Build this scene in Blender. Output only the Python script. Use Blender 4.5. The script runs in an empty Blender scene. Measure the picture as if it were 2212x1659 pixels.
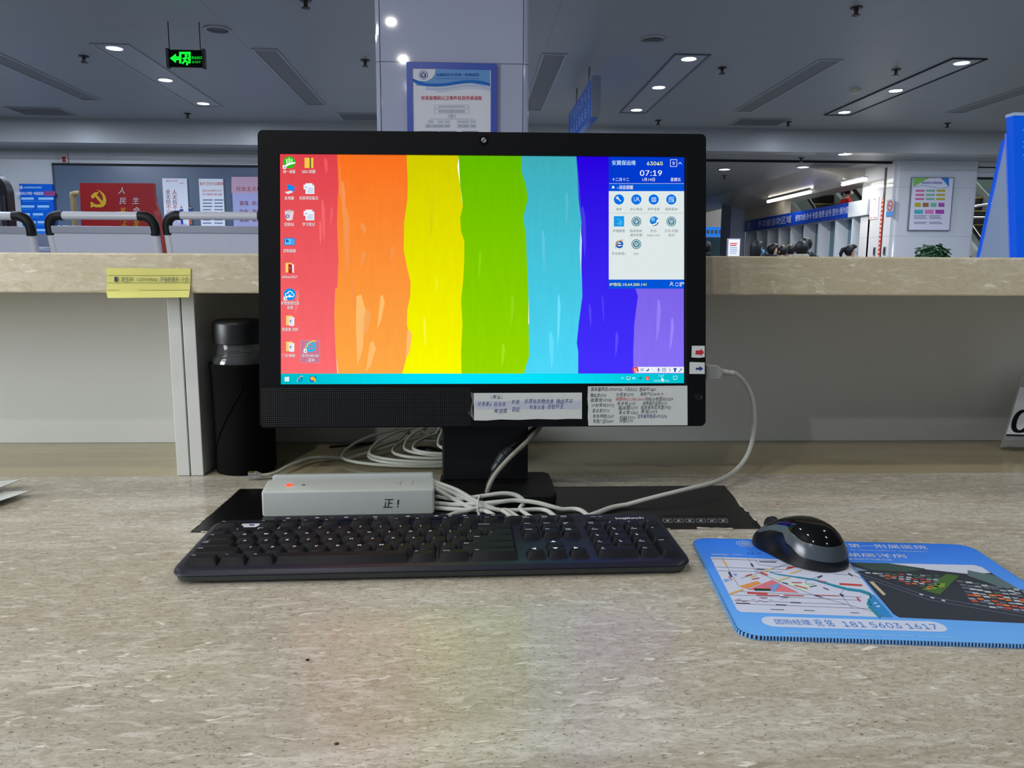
import bpy, bmesh, math, random
from mathutils import Vector, Matrix
random.seed(7)
S = bpy.context.scene
C = S.collection
V = Vector
PI = math.pi

# ------------------------------------------------------------------ camera, world, exposure
W, H = 2212, 1659
FPX = 1661.0
PITCH, YAW, ROLL = 0.146503, 0.053614, 0.0045
TOP = 0.75                                   # height of the desk surface
CAM = V((0, 0, TOP + 0.27))
_d0 = V((math.sin(YAW), math.cos(YAW), 0)); _r0 = V((math.cos(YAW), -math.sin(YAW), 0)); _z = V((0, 0, 1))
_d = _d0 * math.cos(PITCH) - _z * math.sin(PITCH)
_u0 = _d0 * math.sin(PITCH) + _z * math.cos(PITCH)
_r = _r0 * math.cos(ROLL) + _u0 * math.sin(ROLL)
_u = -_r0 * math.sin(ROLL) + _u0 * math.cos(ROLL)
cd = bpy.data.cameras.new('camera'); cam = bpy.data.objects.new('camera', cd); C.objects.link(cam)
cam.matrix_world = Matrix(((_r.x, _u.x, -_d.x, CAM.x), (_r.y, _u.y, -_d.y, CAM.y), (_r.z, _u.z, -_d.z, CAM.z), (0, 0, 0, 1)))
cd.sensor_fit = 'HORIZONTAL'; cd.sensor_width = 36.0; cd.lens = FPX * 36.0 / W; cd.clip_start = 0.02; cd.clip_end = 200
S.camera = cam
vs = S.view_settings
S.display_settings.display_device = 'sRGB'
vs.view_transform = 'Standard'; vs.look = 'None'; vs.gamma = 1.0; vs.exposure = 0.0; vs.use_curve_mapping = False
wd = bpy.data.worlds.new('world'); S.world = wd; wd.use_nodes = True
wd.node_tree.nodes['Background'].inputs[0].default_value = (0.32, 0.38, 0.50, 1)
wd.node_tree.nodes['Background'].inputs[1].default_value = 0.35

def light(name, loc, power, r=0.05, col=(1, 0.98, 0.95), spread=PI, target=None):
    ld = bpy.data.lights.new(name, 'AREA'); ld.shape = 'DISK'; ld.size = 2 * r; ld.energy = power; ld.color = col; ld.spread = spread
    o = bpy.data.objects.new(name, ld); o.location = loc
    C.objects.link(o); return o
CZ = 3.22                                    # ceiling height
COOL = (0.70, 0.81, 1.0); NEUT = (1.0, 0.97, 0.92)
for ly, lp in ((1.53, 8), (0.3, 10), (-0.93, 11)):       # three rows of downlights above the desk
    light('lamp_over_desk', (-0.70, ly, CZ - 0.02), lp, 0.032, NEUT)
    light('lamp_over_desk', (2.24, ly, CZ - 0.02), lp * 1.0, 0.04, NEUT)
    light('lamp_over_desk', (-3.5, ly, CZ - 0.02), lp * .8, 0.04, NEUT)
light('lamp_over_desk', (-2.0, -1.45, CZ - 0.02), 20, 0.04, NEUT)
for lx in (-3.5, 5.2):                                     # rows between the desk and the near pillar
    for ly in (3.55, 4.75, 6.0): light('lamp_mid_hall', (lx, ly, CZ - 0.02), 44 if lx > 0 else 22, 0.05, COOL)
for lx in (-6.4, -0.67, 8.1):                              # rows hidden by the pillar or beside the picture
    for ly in (8.0, 9.3, 10.6): light('lamp_far_hall', (lx, ly, CZ - 0.02), 64 if lx < -5 else 24, 0.05, COOL)
wl = bpy.data.lights.new('window_light', 'AREA'); wl.shape = 'RECTANGLE'; wl.size = 1.0; wl.size_y = 1.3; wl.energy = 84; wl.color = (0.93, 0.97, 1.0)
wo = bpy.data.objects.new('window_light', wl); C.objects.link(wo); wo.location = (-3.2, -0.3, 1.55); wo.rotation_euler = (0, math.radians(-90), math.radians(14))

# ------------------------------------------------------------------ pixel helpers
def ray(x, y): return _d * FPX + _r * (x - W / 2) - _u * (y - H / 2)
def hit(x, y, p0, n):
    v = ray(x, y); t = (p0 - CAM).dot(n) / v.dot(n); return CAM + v * t
def pz(x, y, z): return hit(x, y, V((0, 0, z)), V((0, 0, 1)))
def pt(x, y, z=0.0): return pz(x, y, TOP + z)
def pY(x, y, Y): return hit(x, y, V((0, Y, 0)), V((0, 1, 0)))
def pX(x, y, X): return hit(x, y, V((X, 0, 0)), V((1, 0, 0)))

# ------------------------------------------------------------------ materials
def lin(c):
    return tuple(((v / 255.) / 12.92 if v / 255. <= 0.04045 else ((v / 255. + 0.055) / 1.055) ** 2.4) for v in c) + (1,)
_M = {}
def mat(name, c, rough=0.5, metal=0.0, spec=0.5, noise=0.0, nscale=30, bump=0.0, coat=0.0, emit=0.0, trans=0.0, ior=1.45):
    if name in _M: return _M[name]
    m = bpy.data.materials.new(name); m.use_nodes = True; nt = m.node_tree; b = nt.nodes['Principled BSDF']
    b.inputs['Base Color'].default_value = lin(c); b.inputs['Roughness'].default_value = rough; b.inputs['Metallic'].default_value = metal
    b.inputs['Specular IOR Level'].default_value = spec; b.inputs['Coat Weight'].default_value = coat; b.inputs['IOR'].default_value = ior
    if coat: b.inputs['Coat Roughness'].default_value = 0.05
    if trans: b.inputs['Transmission Weight'].default_value = trans
    if emit:
        b.inputs['Emission Color'].default_value = lin(c); b.inputs['Emission Strength'].default_value = emit
    if noise or bump:
        tc = nt.nodes.new('ShaderNodeTexCoord'); n = nt.nodes.new('ShaderNodeTexNoise'); n.inputs['Scale'].default_value = nscale; n.inputs['Detail'].default_value = 4
        nt.links.new(tc.outputs['Object'], n.inputs['Vector'])
        if noise:
            mx = nt.nodes.new('ShaderNodeMix'); mx.data_type = 'RGBA'; k = 1 - noise
            l = lin(c); mx.inputs['A'].default_value = (l[0] * k, l[1] * k, l[2] * k, 1)
            k = 1 + noise; mx.inputs['B'].default_value = (min(1, l[0] * k), min(1, l[1] * k), min(1, l[2] * k), 1)
            nt.links.new(n.outputs['Fac'], mx.inputs['Factor']); nt.links.new(mx.outputs['Result'], b.inputs['Base Color'])
        if bump:
            bp = nt.nodes.new('ShaderNodeBump'); bp.inputs['Strength'].default_value = bump; bp.inputs['Distance'].default_value = 0.002
            nt.links.new(n.outputs['Fac'], bp.inputs['Height']); nt.links.new(bp.outputs['Normal'], b.inputs['Normal'])
    _M[name] = m; return m
def glow(name, c, st=1.0):                      # screens, lamps, lit signs, soffit reflections
    if name in _M: return _M[name]
    m = bpy.data.materials.new(name); m.use_nodes = True; nt = m.node_tree; nt.nodes.remove(nt.nodes['Principled BSDF'])
    e = nt.nodes.new('ShaderNodeEmission'); e.inputs[0].default_value = lin(c); e.inputs[1].default_value = st
    nt.links.new(e.outputs[0], nt.nodes['Material Output'].inputs[0]); _M[name] = m; return m
def px_glow(c): return glow('pixels_%02x%02x%02x' % tuple(c), c, 1.0)
def ink(c, rough=0.6): return mat('ink_%02x%02x%02x' % tuple(c), c, rough)
def wallpaper(name, c0, c1, streak=0.06):       # viewing-angle brightening painted into the stripe colour, c0 (top) to c1 (bottom), with painted streaks
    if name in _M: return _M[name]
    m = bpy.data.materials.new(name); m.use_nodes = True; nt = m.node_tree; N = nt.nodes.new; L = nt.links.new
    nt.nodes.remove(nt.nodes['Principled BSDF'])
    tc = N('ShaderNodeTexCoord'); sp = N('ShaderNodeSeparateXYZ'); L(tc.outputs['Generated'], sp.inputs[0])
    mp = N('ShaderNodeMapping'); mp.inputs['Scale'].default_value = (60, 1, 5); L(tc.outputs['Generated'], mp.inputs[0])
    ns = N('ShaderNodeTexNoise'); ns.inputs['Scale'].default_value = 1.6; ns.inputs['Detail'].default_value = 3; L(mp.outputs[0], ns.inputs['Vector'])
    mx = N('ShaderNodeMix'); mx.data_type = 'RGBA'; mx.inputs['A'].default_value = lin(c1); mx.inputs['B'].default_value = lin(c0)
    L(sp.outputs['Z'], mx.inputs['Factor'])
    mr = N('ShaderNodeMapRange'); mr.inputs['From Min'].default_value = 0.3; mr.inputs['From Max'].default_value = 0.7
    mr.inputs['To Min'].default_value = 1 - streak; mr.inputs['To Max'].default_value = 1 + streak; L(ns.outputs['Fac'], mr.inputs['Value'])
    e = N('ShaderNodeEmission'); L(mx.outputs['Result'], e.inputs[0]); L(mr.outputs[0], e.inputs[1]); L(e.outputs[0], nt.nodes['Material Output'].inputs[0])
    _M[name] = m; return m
def stone(name, base, light_c, dark_c, rough=(0.1, 0.25), fleck=0.5, sc=1.0, pits=1.0):
    if name in _M: return _M[name]
    m = bpy.data.materials.new(name); m.use_nodes = True; nt = m.node_tree; N = nt.nodes.new; L = nt.links.new; b = nt.nodes['Principled BSDF']
    tc = N('ShaderNodeTexCoord')
    def noise(scale, strx, stry, det=4, dist=0.0, rgh=0.5):
        mp = N('ShaderNodeMapping'); mp.inputs['Scale'].default_value = (strx * sc, stry * sc, stry * sc); L(tc.outputs['Object'], mp.inputs[0])
        n = N('ShaderNodeTexNoise'); n.inputs['Scale'].default_value = scale; n.inputs['Detail'].default_value = det; n.inputs['Distortion'].default_value = dist; n.inputs['Roughness'].default_value = rgh
        L(mp.outputs[0], n.inputs['Vector']); return n.outputs['Fac']
    def ramp(f, a, bb, lo=0.0, hi=1.0):
        r = N('ShaderNodeMapRange'); r.inputs['From Min'].default_value = a; r.inputs['From Max'].default_value = bb; r.inputs['To Min'].default_value = lo; r.inputs['To Max'].default_value = hi
        r.interpolation_type = 'SMOOTHSTEP'; L(f, r.inputs['Value']); return r.outputs[0]
    def mix(f, a, bcol):
        x = N('ShaderNodeMix'); x.data_type = 'RGBA'; L(f, x.inputs['Factor'])
        if isinstance(a, tuple): x.inputs['A'].default_value = a
        else: L(a, x.inputs['A'])
        x.inputs['B'].default_value = bcol; return x.outputs['Result']
    lb, ll, ldk = lin(base), lin(light_c), lin(dark_c)
    big = ramp(noise(2.4, 0.7, 2.4, 5, 0.8), 0.35, 0.66, 0, 0.55)
    c = mix(big, lb, tuple(0.45 * x + 0.55 * y for x, y in zip(lb, ldk)))
    bd = ramp(noise(5.0, 0.5, 2.0, 4, 1.2), 0.48, 0.70, 0, 0.55); c = mix(bd, c, ll)
    gr_ = ramp(noise(230, 0.7, 1.1, 3, 0.0, 0.7), 0.40, 0.66, 0, 0.42 * fleck); c = mix(gr_, c, ldk)
    mid = ramp(noise(80, 0.45, 1.6, 5, 1.0, 0.62), 0.50, 0.66, 0, 0.62 * fleck); c = mix(mid, c, ll)
    md2 = ramp(noise(95, 0.45, 1.6, 5, 0.8, 0.65), 0.54, 0.70, 0, 0.60 * fleck); c = mix(md2, c, ldk)
    n_ = noise(30, 0.5, 1.5, 5, 1.6, 0.6); ab = N('ShaderNodeMath'); ab.operation = 'SUBTRACT'; L(n_, ab.inputs[0]); ab.inputs[1].default_value = 0.52
    ab2 = N('ShaderNodeMath'); ab2.operation = 'ABSOLUTE'; L(ab.outputs[0], ab2.inputs[0])
    vein = ramp(ab2.outputs[0], 0.004, 0.016, 0.55 * fleck, 0.0); c = mix(vein, c, ldk)
    fl = ramp(noise(110, 0.40, 1.4, 4, 0.6, 0.6), 0.62, 0.70, 0, 0.8 * fleck); c = mix(fl, c, tuple(min(1, v * 1.25) for v in ll[:3]) + (1,))
    pr = ramp(noise(480, 0.55, 1.0, 2), 0.64, 0.71, 0, 0.72 * pits * min(1, fleck * 1.4)); c = mix(pr, c, tuple(v * 0.28 for v in ldk[:3]) + (1,))
    L(c, b.inputs['Base Color'])
    L(ramp(noise(20, 0.5, 1.5, 4), 0.35, 0.7, rough[0], rough[1]), b.inputs['Roughness'])
    b.inputs['Specular IOR Level'].default_value = 0.22
    _M[name] = m; return m
def jointed(name, c, period, off=(0, 0, 0), axes='z', w=0.006, rough=0.12, dark=0.45, noise=0.03):
    """cladding slabs: thin dark joints every `period` metres along the named world axes"""
    if name in _M: return _M[name]
    m = bpy.data.materials.new(name); m.use_nodes = True; nt = m.node_tree; N = nt.nodes.new; L = nt.links.new; b = nt.nodes['Principled BSDF']
    g = N('ShaderNodeNewGeometry'); sp = N('ShaderNodeSeparateXYZ'); L(g.outputs['Position'], sp.inputs[0])
    acc = None
    for a in axes:
        i = 'xyz'.index(a)
        ad = N('ShaderNodeMath'); ad.operation = 'SUBTRACT'; L(sp.outputs[i], ad.inputs[0]); ad.inputs[1].default_value = off[i]
        md = N('ShaderNodeMath'); md.operation = 'FLOORED_MODULO'; L(ad.outputs[0], md.inputs[0]); md.inputs[1].default_value = period[i]
        lt = N('ShaderNodeMath'); lt.operation = 'LESS_THAN'; L(md.outputs[0], lt.inputs[0]); lt.inputs[1].default_value = w
        if acc is None: acc = lt.outputs[0]
        else:
            mm = N('ShaderNodeMath'); mm.operation = 'MAXIMUM'; L(acc, mm.inputs[0]); L(lt.outputs[0], mm.inputs[1]); acc = mm.outputs[0]
    n = N('ShaderNodeTexNoise'); n.inputs['Scale'].default_value = 3; L(g.outputs['Position'], n.inputs['Vector'])
    l = lin(c); mx0 = N('ShaderNodeMix'); mx0.data_type = 'RGBA'; L(n.outputs['Fac'], mx0.inputs['Factor'])
    mx0.inputs['A'].default_value = tuple(v * (1 - noise) for v in l[:3]) + (1,); mx0.inputs['B'].default_value = tuple(min(1, v * (1 + noise)) for v in l[:3]) + (1,)
    mx = N('ShaderNodeMix'); mx.data_type = 'RGBA'; L(acc, mx.inputs['Factor']); L(mx0.outputs['Result'], mx.inputs['A']); mx.inputs['B'].default_value = tuple(v * dark for v in l[:3]) + (1,)
    L(mx.outputs['Result'], b.inputs['Base Color']); b.inputs['Roughness'].default_value = rough
    _M[name] = m; return m
def perforated(name, c, pitch, r):
    """plastic with a square grid of small dark holes, in the part's own X/Z"""
    m = bpy.data.materials.new(name); m.use_nodes = True; nt = m.node_tree; N = nt.nodes.new; L = nt.links.new; b = nt.nodes['Principled BSDF']
    uv = N('ShaderNodeUVMap'); sp = N('ShaderNodeSeparateXYZ'); L(uv.outputs[0], sp.inputs[0]); s = []
    for i in (0, 1):
        dv = N('ShaderNodeMath'); dv.operation = 'DIVIDE'; L(sp.outputs[i], dv.inputs[0]); dv.inputs[1].default_value = pitch
        fr = N('ShaderNodeMath'); fr.operation = 'FRACT'; L(dv.outputs[0], fr.inputs[0])
        sb = N('ShaderNodeMath'); sb.operation = 'SUBTRACT'; L(fr.outputs[0], sb.inputs[0]); sb.inputs[1].default_value = 0.5
        pw = N('ShaderNodeMath'); pw.operation = 'POWER'; L(sb.outputs[0], pw.inputs[0]); pw.inputs[1].default_value = 2; s.append(pw)
    ad = N('ShaderNodeMath'); ad.operation = 'ADD'; L(s[0].outputs[0], ad.inputs[0]); L(s[1].outputs[0], ad.inputs[1])
    lt = N('ShaderNodeMath'); lt.operation = 'LESS_THAN'; L(ad.outputs[0], lt.inputs[0]); lt.inputs[1].default_value = r * r
    mx = N('ShaderNodeMix'); mx.data_type = 'RGBA'; L(lt.outputs[0], mx.inputs['Factor']); mx.inputs['A'].default_value = lin(c); mx.inputs['B'].default_value = (0.0005, 0.0005, 0.0006, 1)
    L(mx.outputs['Result'], b.inputs['Base Color']); b.inputs['Roughness'].default_value = 0.5
    sm = N('ShaderNodeMath'); sm.operation = 'MULTIPLY_ADD'; L(lt.outputs[0], sm.inputs[0]); sm.inputs[1].default_value = -0.45; sm.inputs[2].default_value = 0.5
    L(sm.outputs[0], b.inputs['Specular IOR Level'])
    return m

# ------------------------------------------------------------------ objects
WL = {}
def meta(o, label=None, cat=None, group=None, kind=None):
    if label: o['label'] = label
    if cat: o['category'] = cat
    if group: o['group'] = group
    if kind: o['kind'] = kind
    return o
def thing(name, loc, label, cat, group=None):
    o = bpy.data.objects.new(name, None); o.empty_display_size = 0.05; C.objects.link(o); o.location = loc; WL[o.name] = V(loc)
    return meta(o, label, cat, group)
class Fr:
    def __init__(s, fn, ydown=False): s.fn = fn; s.yd = -1 if ydown else 1
def frame(o, ex, ey, n, eps=0.0002): return Fr(lambda x, y, l: o + ex * x + ey * y + n * (l * eps))
def pixframe(p0, n, eps=0.0002): return Fr(lambda x, y, l: hit(x, y, p0, n) + n * (l * eps), True)
_T = {}
try:                                            # the plain sans that ships inside Blender; its built-in face otherwise
    import os
    FONT = bpy.data.fonts.load(os.path.join(bpy.utils.resource_path('LOCAL'), 'datafiles', 'fonts', 'Inter.woff2'))
except Exception:
    FONT = None
def glyphs(s, bold=0.0):
    k = (s, bold)
    if k not in _T:
        cu = bpy.data.curves.new('t', 'FONT'); cu.body = s; cu.resolution_u = 2; cu.offset = bold
        k_ = 1.0
        if FONT and all(ord(c) < 128 for c in s): cu.font = FONT; k_ = 1.2
        ob = bpy.data.objects.new('t', cu); me = ob.to_mesh()
        vv = [(v.co.x * k_, v.co.y * k_) for v in me.vertices]; ff = [tuple(p.vertices) for p in me.polygons]
        ob.to_mesh_clear(); bpy.data.objects.remove(ob); bpy.data.curves.remove(cu); _T[k] = (vv, ff)
    return _T[k]
class MB:
    def __init__(s): s.v = []; s.f = []; s.m = []; s.mats = []
    def mi(s, m):
        if m not in s.mats: s.mats.append(m)
        return s.mats.index(m)
    def add(s, vs_, fs, m):
        b = len(s.v); s.v += [V(p) for p in vs_]; i = s.mi(m)
        for f in fs: s.f.append([b + k for k in f]); s.m.append(i)
        return s
    def box(s, lo, hi, m, fn=None):
        x0, y0, z0 = lo; x1, y1, z1 = hi
        p = [(x0, y0, z0), (x1, y0, z0), (x1, y1, z0), (x0, y1, z0), (x0, y0, z1), (x1, y0, z1), (x1, y1, z1), (x0, y1, z1)]
        if fn: p = [fn(*q) for q in p]
        return s.add(p, [(0, 3, 2, 1), (4, 5, 6, 7), (0, 1, 5, 4), (1, 2, 6, 5), (2, 3, 7, 6), (3, 0, 4, 7)], m)
    def loft(s, loops, m, cap0=True, cap1=True, closed=True):
        n = len(loops[0]); vs_ = [p for l in loops for p in l]; fs = []
        for i in range(len(loops) - 1):
            for j in range(n if closed else n - 1):
                k = (j + 1) % n; fs.append((i * n + j, i * n + k, (i + 1) * n + k, (i + 1) * n + j))
        if cap0: fs.append(tuple(range(n))[::-1])
        if cap1: fs.append(tuple((len(loops) - 1) * n + j for j in range(n)))
        return s.add(vs_, fs, m)
    def prism(s, out, z0, z1, m, fn=lambda x, y, z: V((x, y, z))):
        return s.loft([[fn(x, y, z0) for x, y in out], [fn(x, y, z1) for x, y in out]], m)
    def tube(s, pts, r, m, n=8, caps=True):
        pts = [V(p) for p in pts]; loops = []; up = None
        for i, p in enumerate(pts):
            t = (pts[min(i + 1, len(pts) - 1)] - pts[max(i - 1, 0)]).normalized()
            if up is None: up = t.orthogonal().normalized()
            up = (up - t * up.dot(t)); up = up.normalized() if up.length > 1e-6 else t.orthogonal().normalized()
            w = t.cross(up); rr = r[i] if isinstance(r, (list, tuple)) else r
            loops.append([p + (up * math.cos(2 * PI * k / n) + w * math.sin(2 * PI * k / n)) * rr for k in range(n)])
        return s.loft(loops, m, caps, caps)
    def lathe(s, prof, c, m, n=32, ax=None, cap0=True, cap1=True):
        c = V(c); ez = V(ax).normalized() if ax is not None else V((0, 0, 1)); ex = ez.orthogonal().normalized(); ey = ez.cross(ex)
        return s.loft([[c + ez * z + (ex * math.cos(2 * PI * k / n) + ey * math.sin(2 * PI * k / n)) * r for k in range(n)] for r, z in prof], m, cap0, cap1)
    def ball(s, c, rad, m, nu=14, nv=9, fn=None):
        rx, ry, rz = rad if isinstance(rad, tuple) else (rad,) * 3
        loops = []
        for i in range(nv + 1):
            a = -PI / 2 + PI * (i + 0.02 if i == 0 else i - 0.02 if i == nv else i) / nv
            loops.append([V((rx * math.cos(a) * math.cos(2 * PI * k / nu), ry * math.cos(a) * math.sin(2 * PI * k / nu), rz * math.sin(a))) for k in range(nu)])
        if fn: loops = [[fn(p) for p in l] for l in loops]
        return s.loft([[V(c) + p for p in l] for l in loops], m)
    # flat printing on a surface
    def poly(s, F, pts, m, l=1): return s.add([F.fn(x, y, l) for x, y in pts], [tuple(range(len(pts)))], m)
    def rect(s, F, x0, y0, x1, y1, m, l=1): return s.poly(F, [(x0, y0), (x1, y0), (x1, y1), (x0, y1)], m, l)
    def rrect(s, F, x0, y0, x1, y1, r, m, l=1): return s.poly(F, rr(x0, y0, x1, y1, r), m, l)
    def disc(s, F, x, y, r, m, l=1, n=20, ry=None): return s.poly(F, [(x + r * math.cos(2 * PI * k / n), y + (ry or r) * math.sin(2 * PI * k / n)) for k in range(n)], m, l)
    def ring(s, F, x, y, r0, r1, m, l=1, n=24, a0=0, a1=2 * PI):
        for k in range(n):
            a, b = a0 + (a1 - a0) * k / n, a0 + (a1 - a0) * (k + 1) / n
            s.poly(F, [(x + r0 * math.cos(a), y + r0 * math.sin(a)), (x + r1 * math.cos(a), y + r1 * math.sin(a)), (x + r1 * math.cos(b), y + r1 * math.sin(b)), (x + r0 * math.cos(b), y + r0 * math.sin(b))], m, l)
        return s
    def line(s, F, pts, w, m, l=1):
        for (x0, y0), (x1, y1) in zip(pts, pts[1:]):
            d = math.hypot(x1 - x0, y1 - y0) or 1e-9; nx, ny = -(y1 - y0) / d * w / 2, (x1 - x0) / d * w / 2
            s.poly(F, [(x0 + nx, y0 + ny), (x1 + nx, y1 + ny), (x1 - nx, y1 - ny), (x0 - nx, y0 - ny)], m, l)
        return s
    def text(s, F, t, x, y, size, m, l=2, al='c', bold=0.0, fit=None, shear=0.0, rot=0.0, sx=1.0):
        if bold:                                             # thicken by overprinting, a little to each side
            for i, dx in enumerate((-.45, .45) if any(ord(c) > 0x2e7f for c in t) else (-.7, 0, .7)): s.text(F, t, x + dx * bold * size * sx, y, size, m, l + .35 * i, al, 0.0, fit, shear, rot, sx)
            return s
        vv, ff = glyphs(t)
        if not vv: return s
        x0, x1 = min(a for a, b in vv), max(a for a, b in vv)
        k = size * sx if not fit else fit / max(1e-6, x1 - x0)
        ox = {'l': -x0, 'c': -(x0 + x1) / 2, 'r': -x1}[al]; ca, sa = math.cos(rot), math.sin(rot); pts = []
        for a, b in vv:
            b2 = (b - 0.36) * size; a2 = (a + ox) * k + b2 * shear
            pts.append(F.fn(x + a2 * ca - b2 * sa * F.yd * (1 if F.yd > 0 else -1), y + (a2 * sa + b2 * ca) * F.yd if F.yd > 0 else y - (a2 * sa + b2 * ca), l))
        return s.add(pts, ff, m)
    def hand(s, F, t, x, y, size, m, l=2, fit=None, jit=0.12, shear=0.15):
        """handwriting: one character at a time, each a little off"""
        w = sum(0.5 if ord(c) < 256 else 1.0 for c in t) or 1; adv = (fit / w) if fit else size; cx = x
        for c in t:
            cw = 0.5 if ord(c) < 256 else 1.0
            if c != ' ':
                s.text(F, c, cx + adv * cw / 2, y + random.uniform(-jit, jit) * size * 0.6, size * random.uniform(0.85, 1.1), m, l, 'c', 0.0, None, shear, random.uniform(-jit, jit), min(1.0, adv / size) * 0.95)
            cx += adv * cw
        return s
    def build(s, name, parent=None, smooth=None, bevel=0.0, seg=2, origin=None, uv=None):
        if origin is None:
            xs = [p.x for p in s.v]; ys = [p.y for p in s.v]; zs = [p.z for p in s.v]
            origin = V(((min(xs) + max(xs)) / 2, (min(ys) + max(ys)) / 2, min(zs)))
        me = bpy.data.meshes.new(name); me.from_pydata([tuple(p - origin) for p in s.v], [], s.f)
        for m in s.mats: me.materials.append(m)
        me.polygons.foreach_set('material_index', s.m)
        if uv:
            ul = me.uv_layers.new(name='UVMap')
            for lp in me.loops: ul.data[lp.index].uv = uv(s.v[lp.vertex_index])
        me.update()
        if not hasattr(s, 'keep'):
            bm = bmesh.new(); bm.from_mesh(me); bmesh.ops.recalc_face_normals(bm, faces=[f for f in bm.faces if any(len(e.link_faces) > 1 for e in f.edges)]); bm.to_mesh(me); bm.free()
        if smooth is not None:
            me.shade_smooth()
            if smooth > 0: me.set_sharp_from_angle(angle=math.radians(smooth))
        o = bpy.data.objects.new(name, me); C.objects.link(o); WL[o.name] = V(origin)
        o.location = origin - (WL[parent.name] if parent else V((0, 0, 0)))
        if parent: o.parent = parent
        if bevel:
            bv = o.modifiers.new('bevel', 'BEVEL'); bv.width = bevel; bv.segments = seg; bv.limit_method = 'ANGLE'; bv.angle_limit = math.radians(40)
            bv.harden_normals = False
        return o
def rr(x0, y0, x1, y1, r, n=5):
    o = []
    for cx, cy, a in ((x1 - r, y1 - r, 0), (x0 + r, y1 - r, PI / 2), (x0 + r, y0 + r, PI), (x1 - r, y0 + r, 1.5 * PI)):
        o += [(cx + r * math.cos(a + PI / 2 * k / n), cy + r * math.sin(a + PI / 2 * k / n)) for k in range(n + 1)]
    return o
def spline(pts, n=8):
    pts = [V(p) for p in pts]; out = []
    for i in range(len(pts) - 1):
        p0, p1, p2, p3 = pts[max(i - 1, 0)], pts[i], pts[i + 1], pts[min(i + 2, len(pts) - 1)]
        for k in range(n):
            t = k / n; out.append(0.5 * ((2 * p1) + (p2 - p0) * t + (2 * p0 - 5 * p1 + 4 * p2 - p3) * t * t + (3 * p1 - p0 - 3 * p2 + p3) * t ** 3))
    return out + [pts[-1]]
def dup(root, loc, label=None, group=None):
    r = root.copy(); C.objects.link(r); r.location = loc
    if label: r['label'] = label
    if group: r['group'] = group
    for ch in root.children:
        c = ch.copy(); C.objects.link(c); c.parent = r
        for g in ch.children:
            d = g.copy(); C.objects.link(d); d.parent = c
    return r
def struct(name, mb, **k): return meta(mb.build(name, **k), kind='structure')

# ------------------------------------------------------------------ the hall: shell
m_ceil = jointed('ceiling_board', (140, 146, 150), (2.98, 2.44, 9), (0.75, 0.3, 0), 'xy', 0.008, 0.45, 0.72)
m_floor = jointed('floor_tile', (140, 138, 136), (0.8, 0.8, 9), (0, 0, 0), 'xy', 0.006, 0.12, 0.6)
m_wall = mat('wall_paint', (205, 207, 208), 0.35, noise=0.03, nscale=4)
m_clad = jointed('white_cladding', (214, 218, 224), (9, 9, 0.815), (0, 0, 0.0), 'z', 0.005, 0.06, 0.5, 0.03)
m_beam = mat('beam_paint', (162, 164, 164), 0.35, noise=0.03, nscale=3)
m_dark = mat('near_black', (24, 26, 30), 0.7)  # dark tone of joints, slots, vent faces and small fittings
YB, ZL = 12.2, 2.88                          # beam face, underside of the lower ceiling
XR, PRY = 7.15, 13.0                         # plane of the kiosk wall, face of the far pier
struct('floor', MB().box((-15, -3.2, -0.1), (17, 31, 0.0), m_floor))
struct('ceiling', MB().box((-15, -3.2, CZ), (17, YB + 0.3, CZ + 0.1), m_ceil))
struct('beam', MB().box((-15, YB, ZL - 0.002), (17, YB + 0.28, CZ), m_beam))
struct('ceiling_lower', MB().box((-15, YB + 0.28, ZL), (XR + .36, 31, ZL + 0.1), m_ceil))
struct('wall_north', MB().box((-15, 12.95, 0), (1.9, 13.15, ZL), m_wall))
struct('wall_back', MB().box((1.9, 28.0, 0), (XR + .36, 28.2, ZL), m_wall)); struct('ceiling_strip', MB().box((XR + .36, YB + 0.28, ZL), (17, PRY + .12, ZL + .1), m_ceil))
struct('wall_west', MB().box((-15.2, -3.2, 0), (-15, 31, CZ), m_wall))
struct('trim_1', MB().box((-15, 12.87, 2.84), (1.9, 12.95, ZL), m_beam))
# near pillar
PY = 4.40
xa, xb = pY(810, 140, PY).x, pY(1143, 140, PY).x
zj = pY(975, 137, PY).z
m_pil = jointed('pillar_cladding', (188, 193, 216), (9, 9, 0.95), (0, 0, zj - 0.95 * 2), 'z', 0.006, 0.05, 0.45, 0.03)
mb = MB()
mb.prism(rr(xa, PY, xb, PY + (xb - xa), 0.035, 4), 0, CZ, m_pil)
pil = mb.build('pillar'); meta(pil, kind='structure')
mb = MB(); g = 0.004
for x in (pY(821, 140, PY).x, pY(1130, 140, PY).x): mb.box((x - g / 2, PY - 0.0015, 0), (x + g / 2, PY + 0.002, CZ - 0.001), mat('joint_grey', (92, 96, 112), 0.6))
struct('trim_2', mb)
# right hand pier with the two white faces
XR = 7.15
PRY = 13.0
xr2 = pY(2108, 450, PRY).x
struct('pillar', MB().prism(rr(XR + 0.05, PRY, xr2, PRY + 0.85, 0.05, 4), 0, ZL, m_clad))
struct('wall_kiosk_end', MB().box((XR, PRY + 0.02, 0), (XR + 0.2, PRY + 1.05, ZL), m_clad))
Xs = pX(1908, 450, XR - 0.004)
struct('trim_3', MB().box((XR - 0.008, Xs.y - 0.03, 0), (XR, Xs.y + 0.03, 2.80), mat('shutter_track', (60, 56, 54), 0.5)))
struct('trim_4', MB().box((2.0, PRY + 0.1, ZL - 0.035), (XR, PRY + 0.16, ZL + 0.0), m_dark))
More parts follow.
